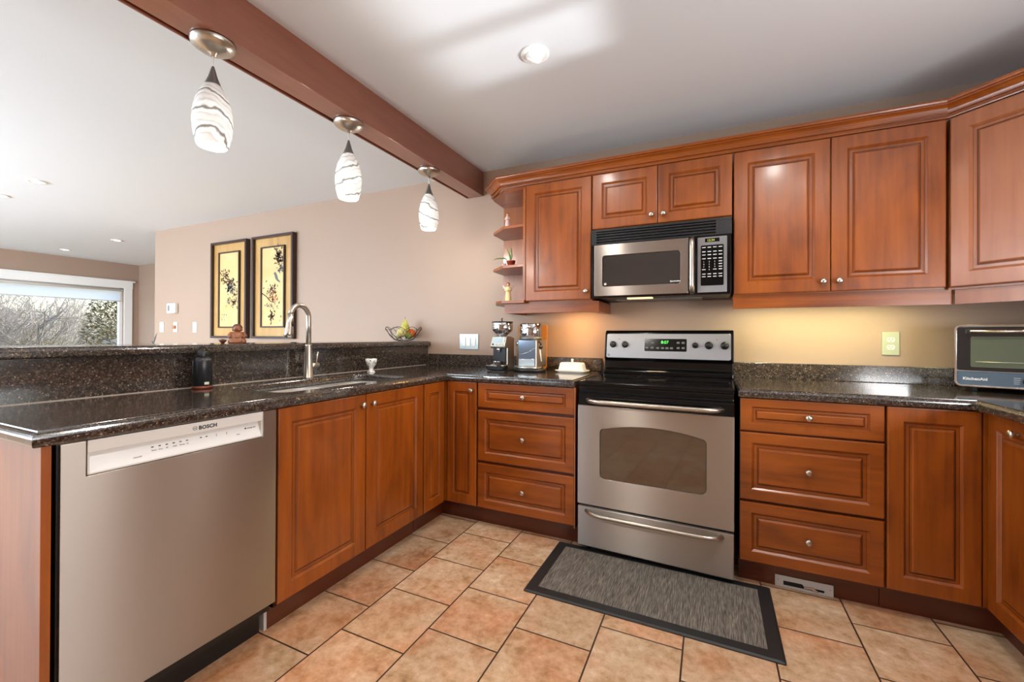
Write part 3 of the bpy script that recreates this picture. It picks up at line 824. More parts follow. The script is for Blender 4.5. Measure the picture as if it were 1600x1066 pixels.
text('Spacemaker', .0115, (.440,-.392,.076), FRONT, WHITEINK, md, offset=.0002, shear=.2)
pts = [(.553, -.388-.030*math.sin(min(1, min(u, 1-u)/.10)*PI/2)-.004*math.sin(PI*u), .012+.296*u) for u in [i/20 for i in range(21)]]
MB().tube(pts, .0125, 14).build('handle', NICKEL, md)
cpb = MB().box(.572, -.388, .003, .742, -.372, .316).build('control_panel', BLACK, mw, .003)
mb = MB().prism(rrect(.580,.010,.722,.306,.004,3), -.3925, -.387, 'xz'); cpl = mb.build('panel_plate', bgm, cpb, .001)
MB().box(.616, -.3935, .278, .686, -.391, .298).build('display', BLACK, cpl)
text('12:34', .0165, (.626,-.394,.282), FRONT, emis('amber_green_led', (.45,.5,.08,1), .5), cpl, name='clock_digits')
kp = MB().prism(rrect(.596,.046,.706,.262,.006,3), -.3935, -.391, 'xz').build('keypad', BLACK, cpl)
keyw = mat('key_white', C(190,190,186), .5)
km = None
rows = [.250,.226,.212,.190,.174,.161,.147,.134,.112,.098,.084][:10]
zs_ = [.252,.229,.212,.192,.176,.162,.148,.134,.110,.096]
for r_, z in enumerate(zs_):
    for c2 in range(4):
        x = .611+.0265*c2
        if 4 <= r_ <= 6 and c2 < 3:
            text(str((r_-4)*3+c2+1), .011, (x-.003, -.394, z-.004-.002), FRONT, keyw, kp, name='key')
        elif r_ == 7 and c2 == 1:
            text('0', .011, (x-.003, -.394, z-.006), FRONT, keyw, kp, name='key')
        else:
            MB().box(x-.0085, -.3941, z-.004, x+.0085, -.3934, z+.0005).build('key', keyw, kp)
MB().box(.12, -.25, -.006, .60, -.08, 0).build('grease_filter', NICKELD, mw)
lens = MB().box(.20, -.34, -.006, .34, -.29, .0).build('lamp_lens', emis('microwave_lamp', (1,.7,.35,1), 1.5), mw)
light('cooktop_lamp', 'AREA', (.27, -.315, -.01), (0,0,0), .9, (1,.72,.4), .12, .04, parent=mw)

# ------------------------------------------------------------------ sink and tap
sk = thing('sink', 'stainless undermount sink with two bowls sunk in the peninsula worktop', 'sink', (.12, -1.30, .872))
b1 = rrect(-.058, -1.665, .300, -1.245, .13, 8); b2 = rrect(-.030, -1.195, .280, -.915, .12, 8)
mb = slab(rrect(-.085,-1.712,.325,-.878,.05,5), [b1, b2], .868, .872)
for bb in (b1, b2):
    cx = sum(p[0] for p in bb)/len(bb); cy = sum(p[1] for p in bb)/len(bb)
    rings = []
    for z, k in ((.872,1),(.868,.995),(.80,.985),(.72,.975),(.685,.95),(.672,.88),(.668,.15)):
        rings.append([(cx+(x-cx)*k, cy+(y-cy)*k, z) for x, y in bb])
    mb.loft(rings, True, (False, True), True)
o = reloc(mb.build('bowls', SINKM, sk), sk)
for bb in (b1, b2):
    cx = sum(p[0] for p in bb)/len(bb); cy = sum(p[1] for p in bb)/len(bb)
    reloc(MB().lathe([(.042,0),(.042,.004),(.030,.004),(.022,-.002),(.0005,-.002)], 24, (cx,cy,.670)).build('drain', CHROME, sk), sk)
tp = thing('kitchen_tap', 'tall brushed-nickel pull-down tap with a high arched spout behind the sink', 'tap', (-.13, -1.207, .914))
MB().lathe([(.027,0),(.027,.003),(.025,.006),(.0215,.10),(.019,.178),(.0195,.183),(.0165,.186)], 28).build('body', NICKEL, tp)
pts = [(0,0,.18),(0,0,.30)]
R_ = .062
for i in range(1, 13):
    a = PI*i/13.2; pts.append((.01*i/13, -R_+R_*math.cos(a), .33+R_*1.15*math.sin(a)))
sp = MB().tube(pts, .0135, 16).build('spout', NICKEL, tp)
e = pts[-1]
MB().tube([(e[0],e[1]+.001,e[2]+.006),(e[0]+.001,e[1]-.004,e[2]-.04),(e[0]+.002,e[1]-.011,e[2]-.10),(e[0]+.002,e[1]-.014,e[2]-.125)], [.0145,.0165,.022,.0235], 18).build('spray_head', NICKEL, tp)
MB().ball((e[0]+.018,e[1]-.001,e[2]-.052), .008, 12, 8, sz=1.8).build('spray_button', BLACKM, tp)
MB().tube([(0,.016,.067),(0,.030,.067),(0,.064,.067),(0,.068,.067)], [.015,.0155,.0155,.012], 18).build('handle_hub', NICKEL, tp)
MB().tube([(0,.050,.078),(.002,.055,.108),(.003,.060,.143)], [.005,.0042,.006], 10).build('lever', NICKEL, tp)

# ------------------------------------------------------------------ things on the peninsula
bt = thing('bottle', 'matt black flask with copper-coloured base beside the sink', 'bottle', (-.130, -1.755, .914), math.radians(60))
bl = mat('matt_black_coating', C(22,24,28), .35)
MB().lathe([(.034,.0125),(.0365,.014),(.0365,.122),(.034,.130),(.024,.139),(.019,.141)], 28).build('body', bl, bt)
MB().lathe([(.035,0),(.0385,.003),(.0385,.012),(.035,.0135)], 28).build('base_ring', mat('copper_brown', C(120,62,44), .35, .4), bt)
MB().lathe([(.020,.140),(.0205,.142),(.0205,.165),(.018,.167),(.0005,.167)], 24).build('cap', BLACKM, bt)
pts = [(-.018*math.cos(PI*i/10), 0, .165+.021*math.sin(PI*i/10)) for i in range(11)]
MB().tube(pts, .004, 8).build('loop', BLACKM, bt)
MB().box(.008,-.0372,.020,.0245,-.0282,.031).build('tag', mat('pale_tag', C(205,210,180), .6), bt)
cupm = mat('floral_china', C(232,230,226), .15)
nt, n, l, b = nodes(cupm)
tc = n.new('ShaderNodeTexCoord'); vo = n.new('ShaderNodeTexVoronoi'); vo.inputs['Scale'].default_value = 78
l.new(tc.outputs['Object'], vo.inputs['Vector'])
rp = ramp(n, [(0, C(120,40,52)), (.22, C(90,104,90)), (.42, C(232,230,226)), (1, C(236,234,230))], 'LINEAR')
l.new(vo.outputs['Distance'], rp.inputs[0]); l.new(rp.outputs[0], b.inputs['Base Color'])
cup = MB().lathe([(.022,0),(.021,.004),(.013,.010),(.012,.022),(.016,.030),(.026,.044),(.0305,.060),(.0318,.076),(.0298,.076),(.028,.060),(.022,.044),(.0005,.034)], 28)
tag(cup.build('footed_cup', cupm, loc=None), 'small white floral footed cup standing behind the sink', 'cup').location = (-.075, -.780, .914)
bpy.data.objects['footed_cup'].scale = (1.15, 1.15, 1.15)
# carved figure on the bar
carv = wood('carved_wood', 'z', C(96,48,24), C(160,98,58), .45, .2)
hairm = wood('carved_hair_wood', 'z', C(64,30,16), C(104,54,32), .5, .1)
bu = thing('carved_figurine', 'carved wooden laughing seated figurine on the bar with a small bowl', 'figurine', (-.39, -1.440, 1.107), math.radians(52))
mb = MB()
mb.lathe([(.0005,0),(.040,.001),(.043,.010),(.038,.022),(.033,.036),(.030,.050),(.024,.060),(.012,.066),(.0005,.067)], 24, sy=.85)
mb.ball((0,-.010,.034), .023, 18, 12, sz=.9)
mb.tube([(-.024,-.004,.056),(-.037,-.010,.040),(-.030,-.026,.030)], [.010,.0095,.006], 10).tube([(.024,-.004,.056),(.037,-.010,.040),(.026,-.026,.032)], [.010,.0095,.006], 10)
mb.tube([(-.034,-.018,.010),(-.010,-.034,.008),(.012,-.034,.008)], [.011,.010,.006], 10).tube([(.034,-.018,.010),(.022,-.032,.008)], [.011,.008], 10)
mb.build('body', carv, bu)
mb = MB().ball((0,-.004,.078), .019, 18, 12, sz=1.08).ball((0,-.023,.076), .004, 8, 6).ball((-.010,-.017,.072), .007, 8, 6).ball((.010,-.017,.072), .007, 8, 6).ball((-.019,-.004,.074), .006, 8, 6, sz=1.6).ball((.019,-.004,.074), .006, 8, 6, sz=1.6)
hd = mb.build('head', carv, bu)
mb = MB()
for i in range(42):
    a = i*2.4; zz_ = .3+.7*(i/42); rr = .020*math.sqrt(max(0, 1-zz_*zz_*.9))
    mb.ball((rr*math.cos(a), -.001+abs(rr)*math.sin(a)*.9+.004, .078+.021*zz_), .0052, 8, 6)
mb.build('curly_hair', hairm, bu)
mb = MB().lathe([(.007,0),(.010,.004),(.017,.012),(.019,.019),(.016,.019),(.012,.010),(.0005,.007)], 16, (-.064,-.012,0)).ball((-.064,-.012,.016), .012, 10, 8, sz=.6)
mb.build('bowl', hairm, bu)
# wire basket of fruit
wb = thing('wire_basket', 'dark wire basket with scalloped rim on the far end of the bar', 'basket', (-.36, -.115, 1.107))
wire = mat('dark_wire', C(34,28,26), .45, .6)
mb = MB()
N = 14
def bpt(a, t): r = .045+.095*t**.8; return (r*math.cos(a), r*math.sin(a), .004+.092*t**1.6)
for i in range(N):
    a0 = 2*PI*i/N
    mb.tube([bpt(a0+.55*t, t) for t in [k/6 for k in range(7)]], .0014, 5)
    mb.tube([bpt(a0-.55*t, t) for t in [k/6 for k in range(7)]], .0014, 5)
mb.tube([(.142*math.cos(a), .142*math.sin(a), .090+.024*abs(math.sin(a*4))) for a in [2*PI*k/64 for k in range(65)]], .0021, 6)
mb.tube([(.046*math.cos(a), .046*math.sin(a), .004) for a in [2*PI*k/24 for k in range(25)]], .002, 6)
mb.build('wire_frame', wire, wb)
def fruit(name, label, c, mb, m, stem=None, group=None):
    c = (bx+(c[0]-bx)*1.5, by+(c[1]-by)*1.5, bz+(c[2]-bz)*1.25)
    t = thing(name, label, name, c, group=group)
    mb.v = [p*1.5 for p in mb.v]
    if stem: stem = [tuple(q*1.5 for q in p) for p in stem]
    mb.build('flesh', m, t)
    if stem: MB().tube(stem, .0015, 5).build('stem', mat('stem_brown', C(70,56,30), .7), t)
bx, by, bz = -.36, -.115, 1.107
gy = speck('yellow_green_skin', [C(150,150,50), C(190,184,86), C(210,200,130)], 30, .4)
pe = speck('pale_yellow_skin', [C(196,184,110), C(222,212,156)], 30, .4)
og = speck('orange_skin', [C(190,80,24), C(222,108,40)], 60, .4)
bx, by, bz = -.36, -.115, 1.107
fruit('pear', 'green-yellow pear standing highest in the wire basket', (bx+.005, by+.006, bz+.058), MB().lathe([(.0005,0),(.018,.003),(.025,.018),(.022,.034),(.013,.052),(.009,.064),(.004,.070),(.0005,.071)], 20), gy, [(0,0,.070),(.001,0,.084)])
fruit('apple', 'yellow apple left of the standing pear', (bx+.012, by-.036, bz+.026), MB().lathe([(.0005,.004),(.012,0),(.024,.010),(.027,.024),(.022,.040),(.008,.044),(.0005,.040)], 20), pe)
fruit('lime', 'green lime low in front of the basket', (bx+.038, by-.006, bz+.014), MB().ball((0,0,.017), .018, 16, 10, sx=1.2), speck('lime_skin', [C(96,110,44), C(140,150,70)], 60, .4))
fruit('orange', 'bright orange fruit at the right of the basket', (bx+.010, by+.046, bz+.022), MB().ball((0,0,.024), .026, 18, 12), og)
fruit('banana', 'pale yellow banana lying at the left of the basket', (bx+.004, by-.058, bz+.038), MB().tube([(.02,-.020,.022),(.014,-.010,.004),(.006,.008,-.004),(-.004,.026,-.002),(-.012,.038,.006)], [.004,.012,.0145,.012,.004], 12), pe)

# ------------------------------------------------------------------ coffee corner
g = thing('coffee_grinder', 'stainless coffee grinder with round bean hopper left of the espresso machine', 'coffee grinder', (.600, -.245, .914), math.radians(-6))
body = mat('warm_silver', C(190,182,168), .28, .9)
MB().prism([(-.060,0),(.075,0),(.075,.225),(.020,.238),(-.030,.235),(-.060,.165),(-.050,.155),(-.018,.155),(-.018,.045),(-.060,.040)], -.058, .058, 'yz').build('body', body, g, .006, 3)
MB().box(-.050, -.030, .048, .050, -.016, .155).build('chute_recess', BLACKM, g, .002)
tl_ = math.atan2(.030, .070)
pm2 = Matrix.Translation((0, -.0605, .166)) @ Matrix.Rotation(-tl_, 4, 'X')
fp = MB().prism(rrect(-.052, .004, .052, .070, .006), -.003, .003, 'xz', m=pm2).build('front_panel', mat('silver_panel', C(206,210,206), .3, .5), g)
MB().prism(rrect(-.036, .028, .036, .062, .003), -.0045, -.0025, 'xz', m=pm2).build('lcd_screen', mat('lcd_blue_grey', C(176,196,206), .2), fp)
for x in (-.034, -.004, .020, .042): MB().lathe([(.006,0),(.006,.003),(.0005,.0035)], 14, m=pm2 @ Matrix.Translation((x,-.003,.015)) @ Matrix.Rotation(PI/2,4,'X')).build('button', INK if x < -.03 else LGREY, fp)
MB().lathe([(.014,.0),(.016,-.012),(.011,-.018),(.011,-.026)], 16, (0,-.038,.155)).build('outlet_spout', CHROME, g)
MB().lathe([(.030,.236),(.034,.243),(.071,.275),(.073,.283),(.073,.330),(.071,.334),(.0005,.336)], 32, (0,.008,0)).build('bean_hopper', CHROME, g)
MB().lathe([(.074,.330),(.074,.338),(.0005,.341)], 32, (0,.008,0)).build('hopper_lid', BLACKM, g)
MB().tube([(.0,.008,.338),(-.004,.006,.352),(.002,.004,.362)], .004, 8).build('lid_knob', BLACKM, g)
MB().box(-.066, -.085, .006, .066, -.020, .036).build('drip_tray', BLACKM, g, .006)
MB().box(-.070, -.089, .030, .070, -.080, .038).build('tray_rim', CHROME, g, .002)
pf = thing('portafilter', 'black-handled portafilter resting in the cradle of the grinder', 'portafilter', (.595, -.305, .952), math.radians(35))
MB().lathe([(.020,0),(.026,.004),(.027,.022),(.029,.024),(.029,.028),(.024,.028),(.022,.006),(.0005,.005)], 22).build('basket', CHROME, pf)
MB().tube([(0,-.026,.012),(0,-.045,.009),(0,-.090,.004),(0,-.105,.003)], [.007,.011,.013,.008], 12).build('handle', BLACKM, pf)

e = thing('espresso_machine', 'compact blue-grey espresso machine with chrome top and steam wand beside the grinder', 'espresso machine', (.800, -.215, .914), math.radians(-4))
blue = mat('blue_grey_gloss', C(128,140,158), .12, .55)
MB().box(-.070, -.045, .030, .070, .120, .215).build('body', body, e, .008, 3)
fpn = MB().box(-.064, -.050, .040, .064, -.040, .212).build('front_panel', blue, e, .003)
pts = [(-.062+.124*u, -.051, .115+.045*(u**2)) for u in [i/12 for i in range(13)]]
MB().tube(pts, .0022, 6).build('chrome_swoosh', STEELS, fpn)
MB().box(-.060, -.052, .042, .060, -.050, .085).build('lower_plate', STEELS, fpn, .001)
MB().lathe([(.078,.212),(.080,.218),(.082,.230),(.078,.232)], 32, (0,.010,0), sx=1.0, sy=.9).build('collar', mat('grey_collar', C(112,112,110), .35, .6), e)
MB().lathe([(.076,.230),(.078,.236),(.076,.318),(.073,.324),(.0005,.326)], 32, (0,.012,0), sx=1.0, sy=.9).build('cup_warmer', CHROME, e)
MB().lathe([(.100,.0),(.106,.006),(.106,.016),(.1,.020),(.0005,.020)], 36, (.002,-.010,0), sx=1.12, sy=.85).build('base', BLACKM, e)
MB().lathe([(.099,.020),(.1,.032),(.094,.036),(.0005,.034)], 36, (-.004,-.012,0), sx=1.0, sy=.80).build('drip_tray', STEELS, e)
MB().tube([(.070,-.010,.20),(.092,-.022,.195),(.094,-.026,.178)], .006, 10).ball((.092,-.024,.165), .014, 14, 8).build('steam_knob', BLACKM, e)
MB().tube([(.090,-.030,.150),(.095,-.035,.120),(.108,-.045,.072)], [.0045,.004,.0045], 10).build('steam_wand', WHITEP, e)
MB().tube([(-.075,.0,.190),(-.100,.0,.186)], [.020,.017], 16).build('side_dial', CHROME, e)
cb = thing('cutting_board', 'amber wooden cutting board leaning against the wall behind the espresso machine', 'cutting board', (.745, -.030, .914))
mb = MB().prism(rrect(-.115, 0, .115, .322, .02), -.009, .009, 'xz', m=Matrix.Translation((0,-.022,.002)) @ Matrix.Rotation(-.045, 4, 'X'))
mb.build('board', wood('amber_board', 'z', C(176,112,44), C(210,150,70), .4, .2), cb, .003)
bd = thing('butter_dish', 'cream ceramic butter dish with lidded knob left of the range', 'butter dish', (1.085, -.170, .914), math.radians(-3))
mb = MB().loft([[(x*k, y*k, z) for x, y in rrect(-.108,-.062,.108,.062,.03)] for k, z in ((.80,0),(.82,.002),(1,.013),(1,.016),(.93,.012),(.5,.011))])
mb.build('plate', CERAM, bd)
mb = MB().loft([[(x*kx, y*kx, z) for x, y in rrect(-.086,-.044,.086,.044,.014)] for kx, z in ((1,.013),(.99,.020),(.90,.055),(.86,.062),(.78,.066),(.3,.068))])
mb.lathe([(.010,.066),(.006,.072),(.009,.080),(.007,.088),(.0005,.091)], 16)
mb.build('lid', CERAM, bd)

# ------------------------------------------------------------------ toaster oven
to = thing('toaster_oven', 'blue-grey and chrome countertop oven standing in the right-hand corner', 'toaster oven', (2.922, -.272, .914), math.radians(-24))
TW, TD, T0, T1 = .43, .245, .022, .298
frame_m = mat('chrome_trim', C(220,218,212), .14, 1)
slate = mat('slate_blue_enamel', C(92,108,124), .28, .3)
mb = MB().prism(rrect(0,T0,TW,T1,.022,6), .004, TD, 'xz'); mb.build('case', mat('silver_case', C(186,184,178), .3, .8), to, .002)
mb = slab(rrect(0,T0,TW,T1,.022,6), [rrect(.007,T0+.007,TW-.007,T1-.007,.017,6)], 0, .012)
mb.v = [Vector((p.x, .008-p.z, p.y)) for p in mb.v]; mb.build('front_rim', frame_m, to, .001)
MB().box(.006, .0005, T0+.006, TW-.006, .006, T0+.068).build('fascia', slate, to)
dm = MB().prism(rrect(.008,T0+.072,TW-.008,T1-.010,.008,4), -.006, .004, 'xz'); dgo = dm.build('door', mat('dark_door_glass', C(20,26,32), .1, 0, Coat_Weight=.8), to, .001)
MB().prism(rrect(.050,T0+.088,TW-.05,T1-.052,.006,3), -.0066, -.0058, 'xz').build('window', mat('oven_glass_green', C(84,92,76), .12, Coat_Weight=.6), dgo)
MB().tube([(.065,-.0072,T0+.112),(TW-.065,-.0072,T0+.112)], .0012, 6).build('rack_wire', NICKEL, dgo)
MB().tube([(.050,-.034,T1-.030),(TW-.05,-.034,T1-.030)], .0075, 14).build('handle', mat('satin_handle', C(190,170,156), .25, 1), dgo)
MB().box(.036,-.040,T1-.040,.052,-.004,T1-.020).box(TW-.052,-.040,T1-.040,TW-.036,-.004,T1-.020).build('handle_bracket', BLACKM, dgo, .002)
text('KitchenAid', .0165, (.026,-.0002,T0+.030), FRONT, WHITEINK, to, offset=.0005)
for x in (.215, .300, .385):
    m = Matrix.Translation((x, .0005, T0+.034)) @ Matrix.Rotation(PI/2, 4, 'X')
    k = MB().lathe([(.017,0),(.017,.004),(.0145,.016),(.0005,.017)], 22, m=m).build('knob', BLACKM, to)
    MB().box(-.002,-.012,.016,.002,.012,.020, m=m).build('grip', LGREY, k)
    for q in range(4): MB().box(x-.040, -.0004, T0+.022+.008*q, x-.024+.001*q, .0006, T0+.0235+.008*q).build('dial_mark', WHITEINK, k)
for x, y in ((.062,.03),(TW-.062,.03),(.062,TD-.04),(TW-.062,TD-.04)):
    MB().lathe([(.011,0),(.012,.004),(.012,.016),(.016,.023)], 14, (x,y,0)).build('foot', BLACKM, to)

# ------------------------------------------------------------------ shelf ornaments
skin = mat('ornament_skin', C(196,150,120), .6); hairb = mat('ornament_hair', C(92,62,44), .6)
def figure(name, label, loc, rotz, s, dress, wings):
    t = thing(name, label, 'figurine', loc, rotz)
    mb = MB().lathe([(.024*s,0),(.0235*s,.012*s),(.019*s,.055*s),(.015*s,.082*s),(.0185*s,.098*s),(.015*s,.108*s),(.007*s,.113*s)], 20, sy=.85)
    mb.tube([(-.016*s,0,.100*s),(-.021*s,-.006*s,.084*s),(-.008*s,-.018*s,.082*s),(.006*s,-.019*s,.086*s)], [.006*s,.0055*s,.005*s,.004*s], 8)
    mb.tube([(.016*s,0,.100*s),(.021*s,-.006*s,.084*s),(.008*s,-.018*s,.084*s),(-.004*s,-.019*s,.088*s)], [.006*s,.0055*s,.005*s,.004*s], 8)
    mb.build('dress', dress, t)
    h = MB().ball((0,-.001*s,.123*s), .0125*s, 14, 10, sz=1.15).tube([(0,0,.106*s),(0,0,.116*s)], .005*s, 8); h.build('head', skin, t)
    MB().ball((0,.003*s,.127*s), .0138*s, 14, 10, sz=1.05).build('hair', hairb, t)
    if wings:
        for sx in (-1, 1):
            w = [(.006,.080),(.020,.088),(.036,.104),(.042,.122),(.034,.120),(.024,.108),(.010,.102)]
            MB().prism([(sx*x*s, z*s) for x, z in w], .010*s, .014*s, 'xz').build('wing', CERAM, t, .001)
    return t
figure('angel_figurine', 'small figurine in a pink dress on the highest open shelf', (.646, -.255, 1.886), math.radians(20), .80, mat('pink_dress', C(226,186,178), .6), False)
figure('angel_figurine', 'cream angel figurine with white wings on the lowest open shelf', (.646, -.240, 1.384), math.radians(20), .98, mat('cream_dress', C(228,208,150), .6), True)
pp = thing('potted_plant', 'tiny terracotta pot with a few drooping green leaves on the middle shelf', 'plant', (.668, -.245, 1.624))
MB().lathe([(.020,0),(.022,.002),(.029,.036),(.031,.036),(.031,.046),(.027,.046),(.026,.038),(.0005,.037)], 22).build('pot', mat('terracotta', C(150,64,40), .6), pp)
leafm = mat('leaf_green', C(92,120,52), .5)
def blade(pts, w):
    P = [Vector(p) for p in pts]; k = len(P); r1 = []; 
    mb = MB()
    rings = []
    for i, p in enumerate(P):
        u = i/(k-1); ww = w*(math.sin(PI*min(.98, .12+.86*u)))
        d = (P[min(i+1,k-1)]-P[max(i-1,0)]).normalized(); sd_ = d.cross(Vector((0,1,.2))).normalized(); nn = d.cross(sd_).normalized()
        rings.append([p-sd_*ww, p+nn*.0006, p+sd_*ww, p-nn*.0006])
    return mb.loft(rings)
for pts in ([(0,0,.036),(-.008,0,.075),(-.022,0,.115),(-.036,0,.145)], [(.002,0,.036),(.006,0,.08),(.004,-.004,.12),(.008,-.006,.135)], [(-.004,0,.036),(-.04,-.02,.062),(-.085,-.04,.060),(-.115,-.05,.048)], [(.004,0,.036),(-.004,.004,.07),(-.014,.006,.10)]):
    blade(pts, .0042 if pts[-1][2] < .06 else .0065).build('leaf', leafm, pp)
shm = mat('pink_shell', C(190,150,138), .5)
o = MB().ball((0,0,.014), .014, 14, 8, sx=1.3, sy=.9).ball((.012,-.004,.020), .008, 10, 6).build('ornament_shell', shm); o.location = (.628, -.270, 1.624); tag(o, 'small pinkish white ornament beside the terracotta pot', 'ornament')

# ------------------------------------------------------------------ wall plates
def plate(name, label, cat, x, z, w, h, n_rock=1, m=WHITEP, group=None):
    t = thing(name, label, cat, (x, 0, z), group=group)
    MB().box(-w/2, -.007, -h/2, w/2, -.0005, h/2).build('cover', m, t, .002)
    for i in range(n_rock):
        cx = (i-(n_rock-1)/2)*.046
        MB().box(cx-.016, -.011, -.034, cx+.016, -.006, .034).build('rocker', WHITEP, t, .0015)
    return t
platem = mat('pewter_plate', C(176,182,180), .35, .4)
plate('light_switch', 'triple rocker light switch in a silver-grey plate above the corner backsplash', 'light switch', .194, 1.106, .170, .122, 3, platem)
plate('light_switch', 'single white light switch nearest the framed panels', 'light switch', -3.46, 1.235, .075, .118, 1)
t = plate('light_switch', 'white fan-speed switch plate nearest the wall corner, below left of the thermostat', 'light switch', -4.14, 1.24, .085, .120, 1)
t = thing('wall_dial', 'white dimmer plate with a brown centre below the thermostat', 'dimmer', (-3.85, 0, 1.24))
MB().box(-.040, -.007, -.058, .040, -.0005, .058).build('cover', WHITEP, t, .002)
MB().lathe([(.022,0),(.020,.022),(.0005,.023)], 18, m=Matrix.Translation((0,-.007,0)) @ Matrix.Rotation(PI/2,4,'X')).build('dial', mat('tan_dial', C(176,120,84), .4), t)
t = thing('thermostat', 'white wall thermostat with a small grey display', 'thermostat', (-3.885, 0, 1.462))
MB().box(-.085, -.040, -.058, .085, -.0005, .058).build('housing', WHITEP, t, .008, 3)
MB().box(-.062, -.0415, -.030, -.020, -.0395, .036).build('display', mat('lcd_grey', C(120,126,122), .3), t)
t = thing('wall_outlet', 'duplex outlet in a greenish grey plate right of the range', 'outlet', (2.775, 0, 1.122))
MB().box(-.0365, -.007, -.061, .0365, -.0005, .061).build('cover', mat('sage_plate', C(172,178,150), .4), t, .002)
for z in (-.0195, .0195):
    s2 = MB().prism([(.0165*math.cos(a), z+max(-.0125, min(.0125, .0165*math.sin(a)))) for a in [2*PI*k/24 for k in range(24)]], -.0095, -.006, 'xz').build('socket', mat('ivory_socket', C(232,228,208), .35) if z < 0 else bpy.data.materials['ivory_socket'], t)
    MB().box(-.0075,-.0099,z-.001,-.0055,-.0094,z+.007).box(.0055,-.0099,z-.001,.0075,-.0094,z+.007).box(-.002,-.0099,z-.009,.002,-.0094,z-.005).build('slots', INK, s2)
MB().lathe([(.003,0),(.0005,.001)], 10, m=Matrix.Translation((0,-.007,0)) @ Matrix.Rotation(PI/2,4,'X')).build('screw', NICKEL, t)

# ------------------------------------------------------------------ framed panels
gold = wood('gold_bamboo_mat', 'z', C(176,132,72), C(202,160,98), .35, .3)
silk = speck('gold_silk', [C(206,172,108), C(222,194,138)], 4, .4)
frm = mat('dark_walnut_frame', C(52,30,22), .35)
inkb = mat('brown_ink', C(86,62,44), .6); inkg = mat('blue_grey_ink', C(88,94,100), .6); inko = mat('rust_ink', C(170,96,60), .6)
def art(x0, x1, label, strokes, leaves, bird=None):
    t = thing('framed_panel', label, 'picture', ((x0+x1)/2, 0, 1.115))
    w, h = (x1-x0)/2, 1.045
    def ring(mb, a, b2, z0, z1, th, y0, y1):
        mb.box(a, y0, z0, a+th, y1, z1).box(b2-th, y0, z0, b2, y1, z1).box(a+th, y0, z0, b2-th, y1, z0+th).box(a+th, y0, z1-th, b2-th, y1, z1)
        return mb
    ring(MB(), -w, w, 0, h, .024, -.050, -.001).build('frame', frm, t, .002)
    MB().box(-w+.024, -.022, .024, w-.024, -.001, h-.024).build('mount', gold, t)
    iw = .165; z0, z1 = .125, .918
    ring(MB(), -iw-.014, iw+.014, z0-.014, z1+.014, .014, -.042, -.022).build('inner_frame', frm, t, .001)
    MB().box(-iw, -.030, z0, iw, -.022, z1).build('painting', silk, t)
    y = -.0305
    mb = MB()
    for st in strokes: mb.tube([(px, y, pz) for px, pz, _ in st], [r*.9 for *_, r in st], 5)
    mb.build('branch', inkb, t)
    for (m2, lst, nm) in leaves:
        mb = MB()
        for (px, pz, a, L) in lst:
            c2, s2 = math.cos(a), math.sin(a)
            mb.prism([(px+L*(u*c2-v*s2), pz+L*(u*s2+v*c2)) for u, v in ((0,0),(.4,.22),(1,0),(.4,-.22))], y-.0012, y, 'xz')
        mb.build(nm, m2, t)
    if bird:
        px, pz = bird
        mb = MB().prism([(px+u, pz+v) for u, v in ((-.030,.062),(-.036,.050),(-.022,.040),(-.014,.008),(.012,-.020),(.056,-.040),(.060,-.030),(.030,-.006),(.014,.036),(-.008,.066),(-.018,.070))], y-.0016, y, 'xz')
        mb.build('bird', inkg, t)
rnd = random.Random(3)
def leafs(cx, cz, sx, sz, n, L): return [(cx+rnd.gauss(0,sx), cz+rnd.gauss(0,sz), rnd.uniform(0,2*PI), L*1.25*rnd.uniform(.7,1.2)) for _ in range(int(n*1.35))]
art(-3.093, -2.483, 'dark-framed gold panel with blossom branches, left of the pair',
    [[(-.165,.72,.005),(-.12,.68,.005),(-.06,.665,.004),(-.01,.70,.003)], [(-.08,.668,.004),(-.02,.62,.003),(.06,.60,.003),(.12,.56,.002)], [(.0,.62,.002),(.05,.54,.002),(.10,.47,.0015),(.13,.38,.0015)]],
    [(inkb, leafs(-.06,.69,.035,.03,26,.028), 'leaves'), (inkb, leafs(.0,.60,.06,.03,36,.030), 'leaves'), (inkg, leafs(.03,.53,.05,.02,34,.030), 'leaves'), (inkb, leafs(.10,.44,.035,.05,22,.028), 'leaves'), (inkg, leafs(-.02,.40,.02,.02,9,.024), 'leaves'), (inkb, leafs(.08,.365,.02,.015,9,.026), 'leaves'), (inkg, leafs(-.10,.23,.02,.02,6,.018), 'leaves')])
art(-2.393, -1.775, 'dark-framed gold panel with a small bird on a branch, right of the pair',
    [[(-.16,.46,.006),(-.10,.43,.006),(-.04,.38,.005),(.03,.36,.003)], [(-.07,.41,.004),(-.01,.42,.004),(.02,.47,.003),(.03,.56,.0025)], [(.13,.88,.003),(.09,.82,.003),(.10,.74,.002),(.14,.70,.002)]],
    [(inkb, leafs(.09,.82,.025,.04,60,.030), 'leaves'), (inkg, leafs(.12,.70,.025,.03,20,.024), 'leaves'), (inko, leafs(.01,.42,.035,.03,26,.026), 'blossom'), (inkb, leafs(-.02,.50,.035,.025,22,.028), 'leaves'), (inkb, leafs(-.02,.22,.022,.03,22,.028), 'leaves'), (inkg, leafs(.0,.33,.06,.015,14,.022), 'leaves'), (inko, leafs(.12,.22,.008,.02,5,.016), 'blossom')], (.05,.60))

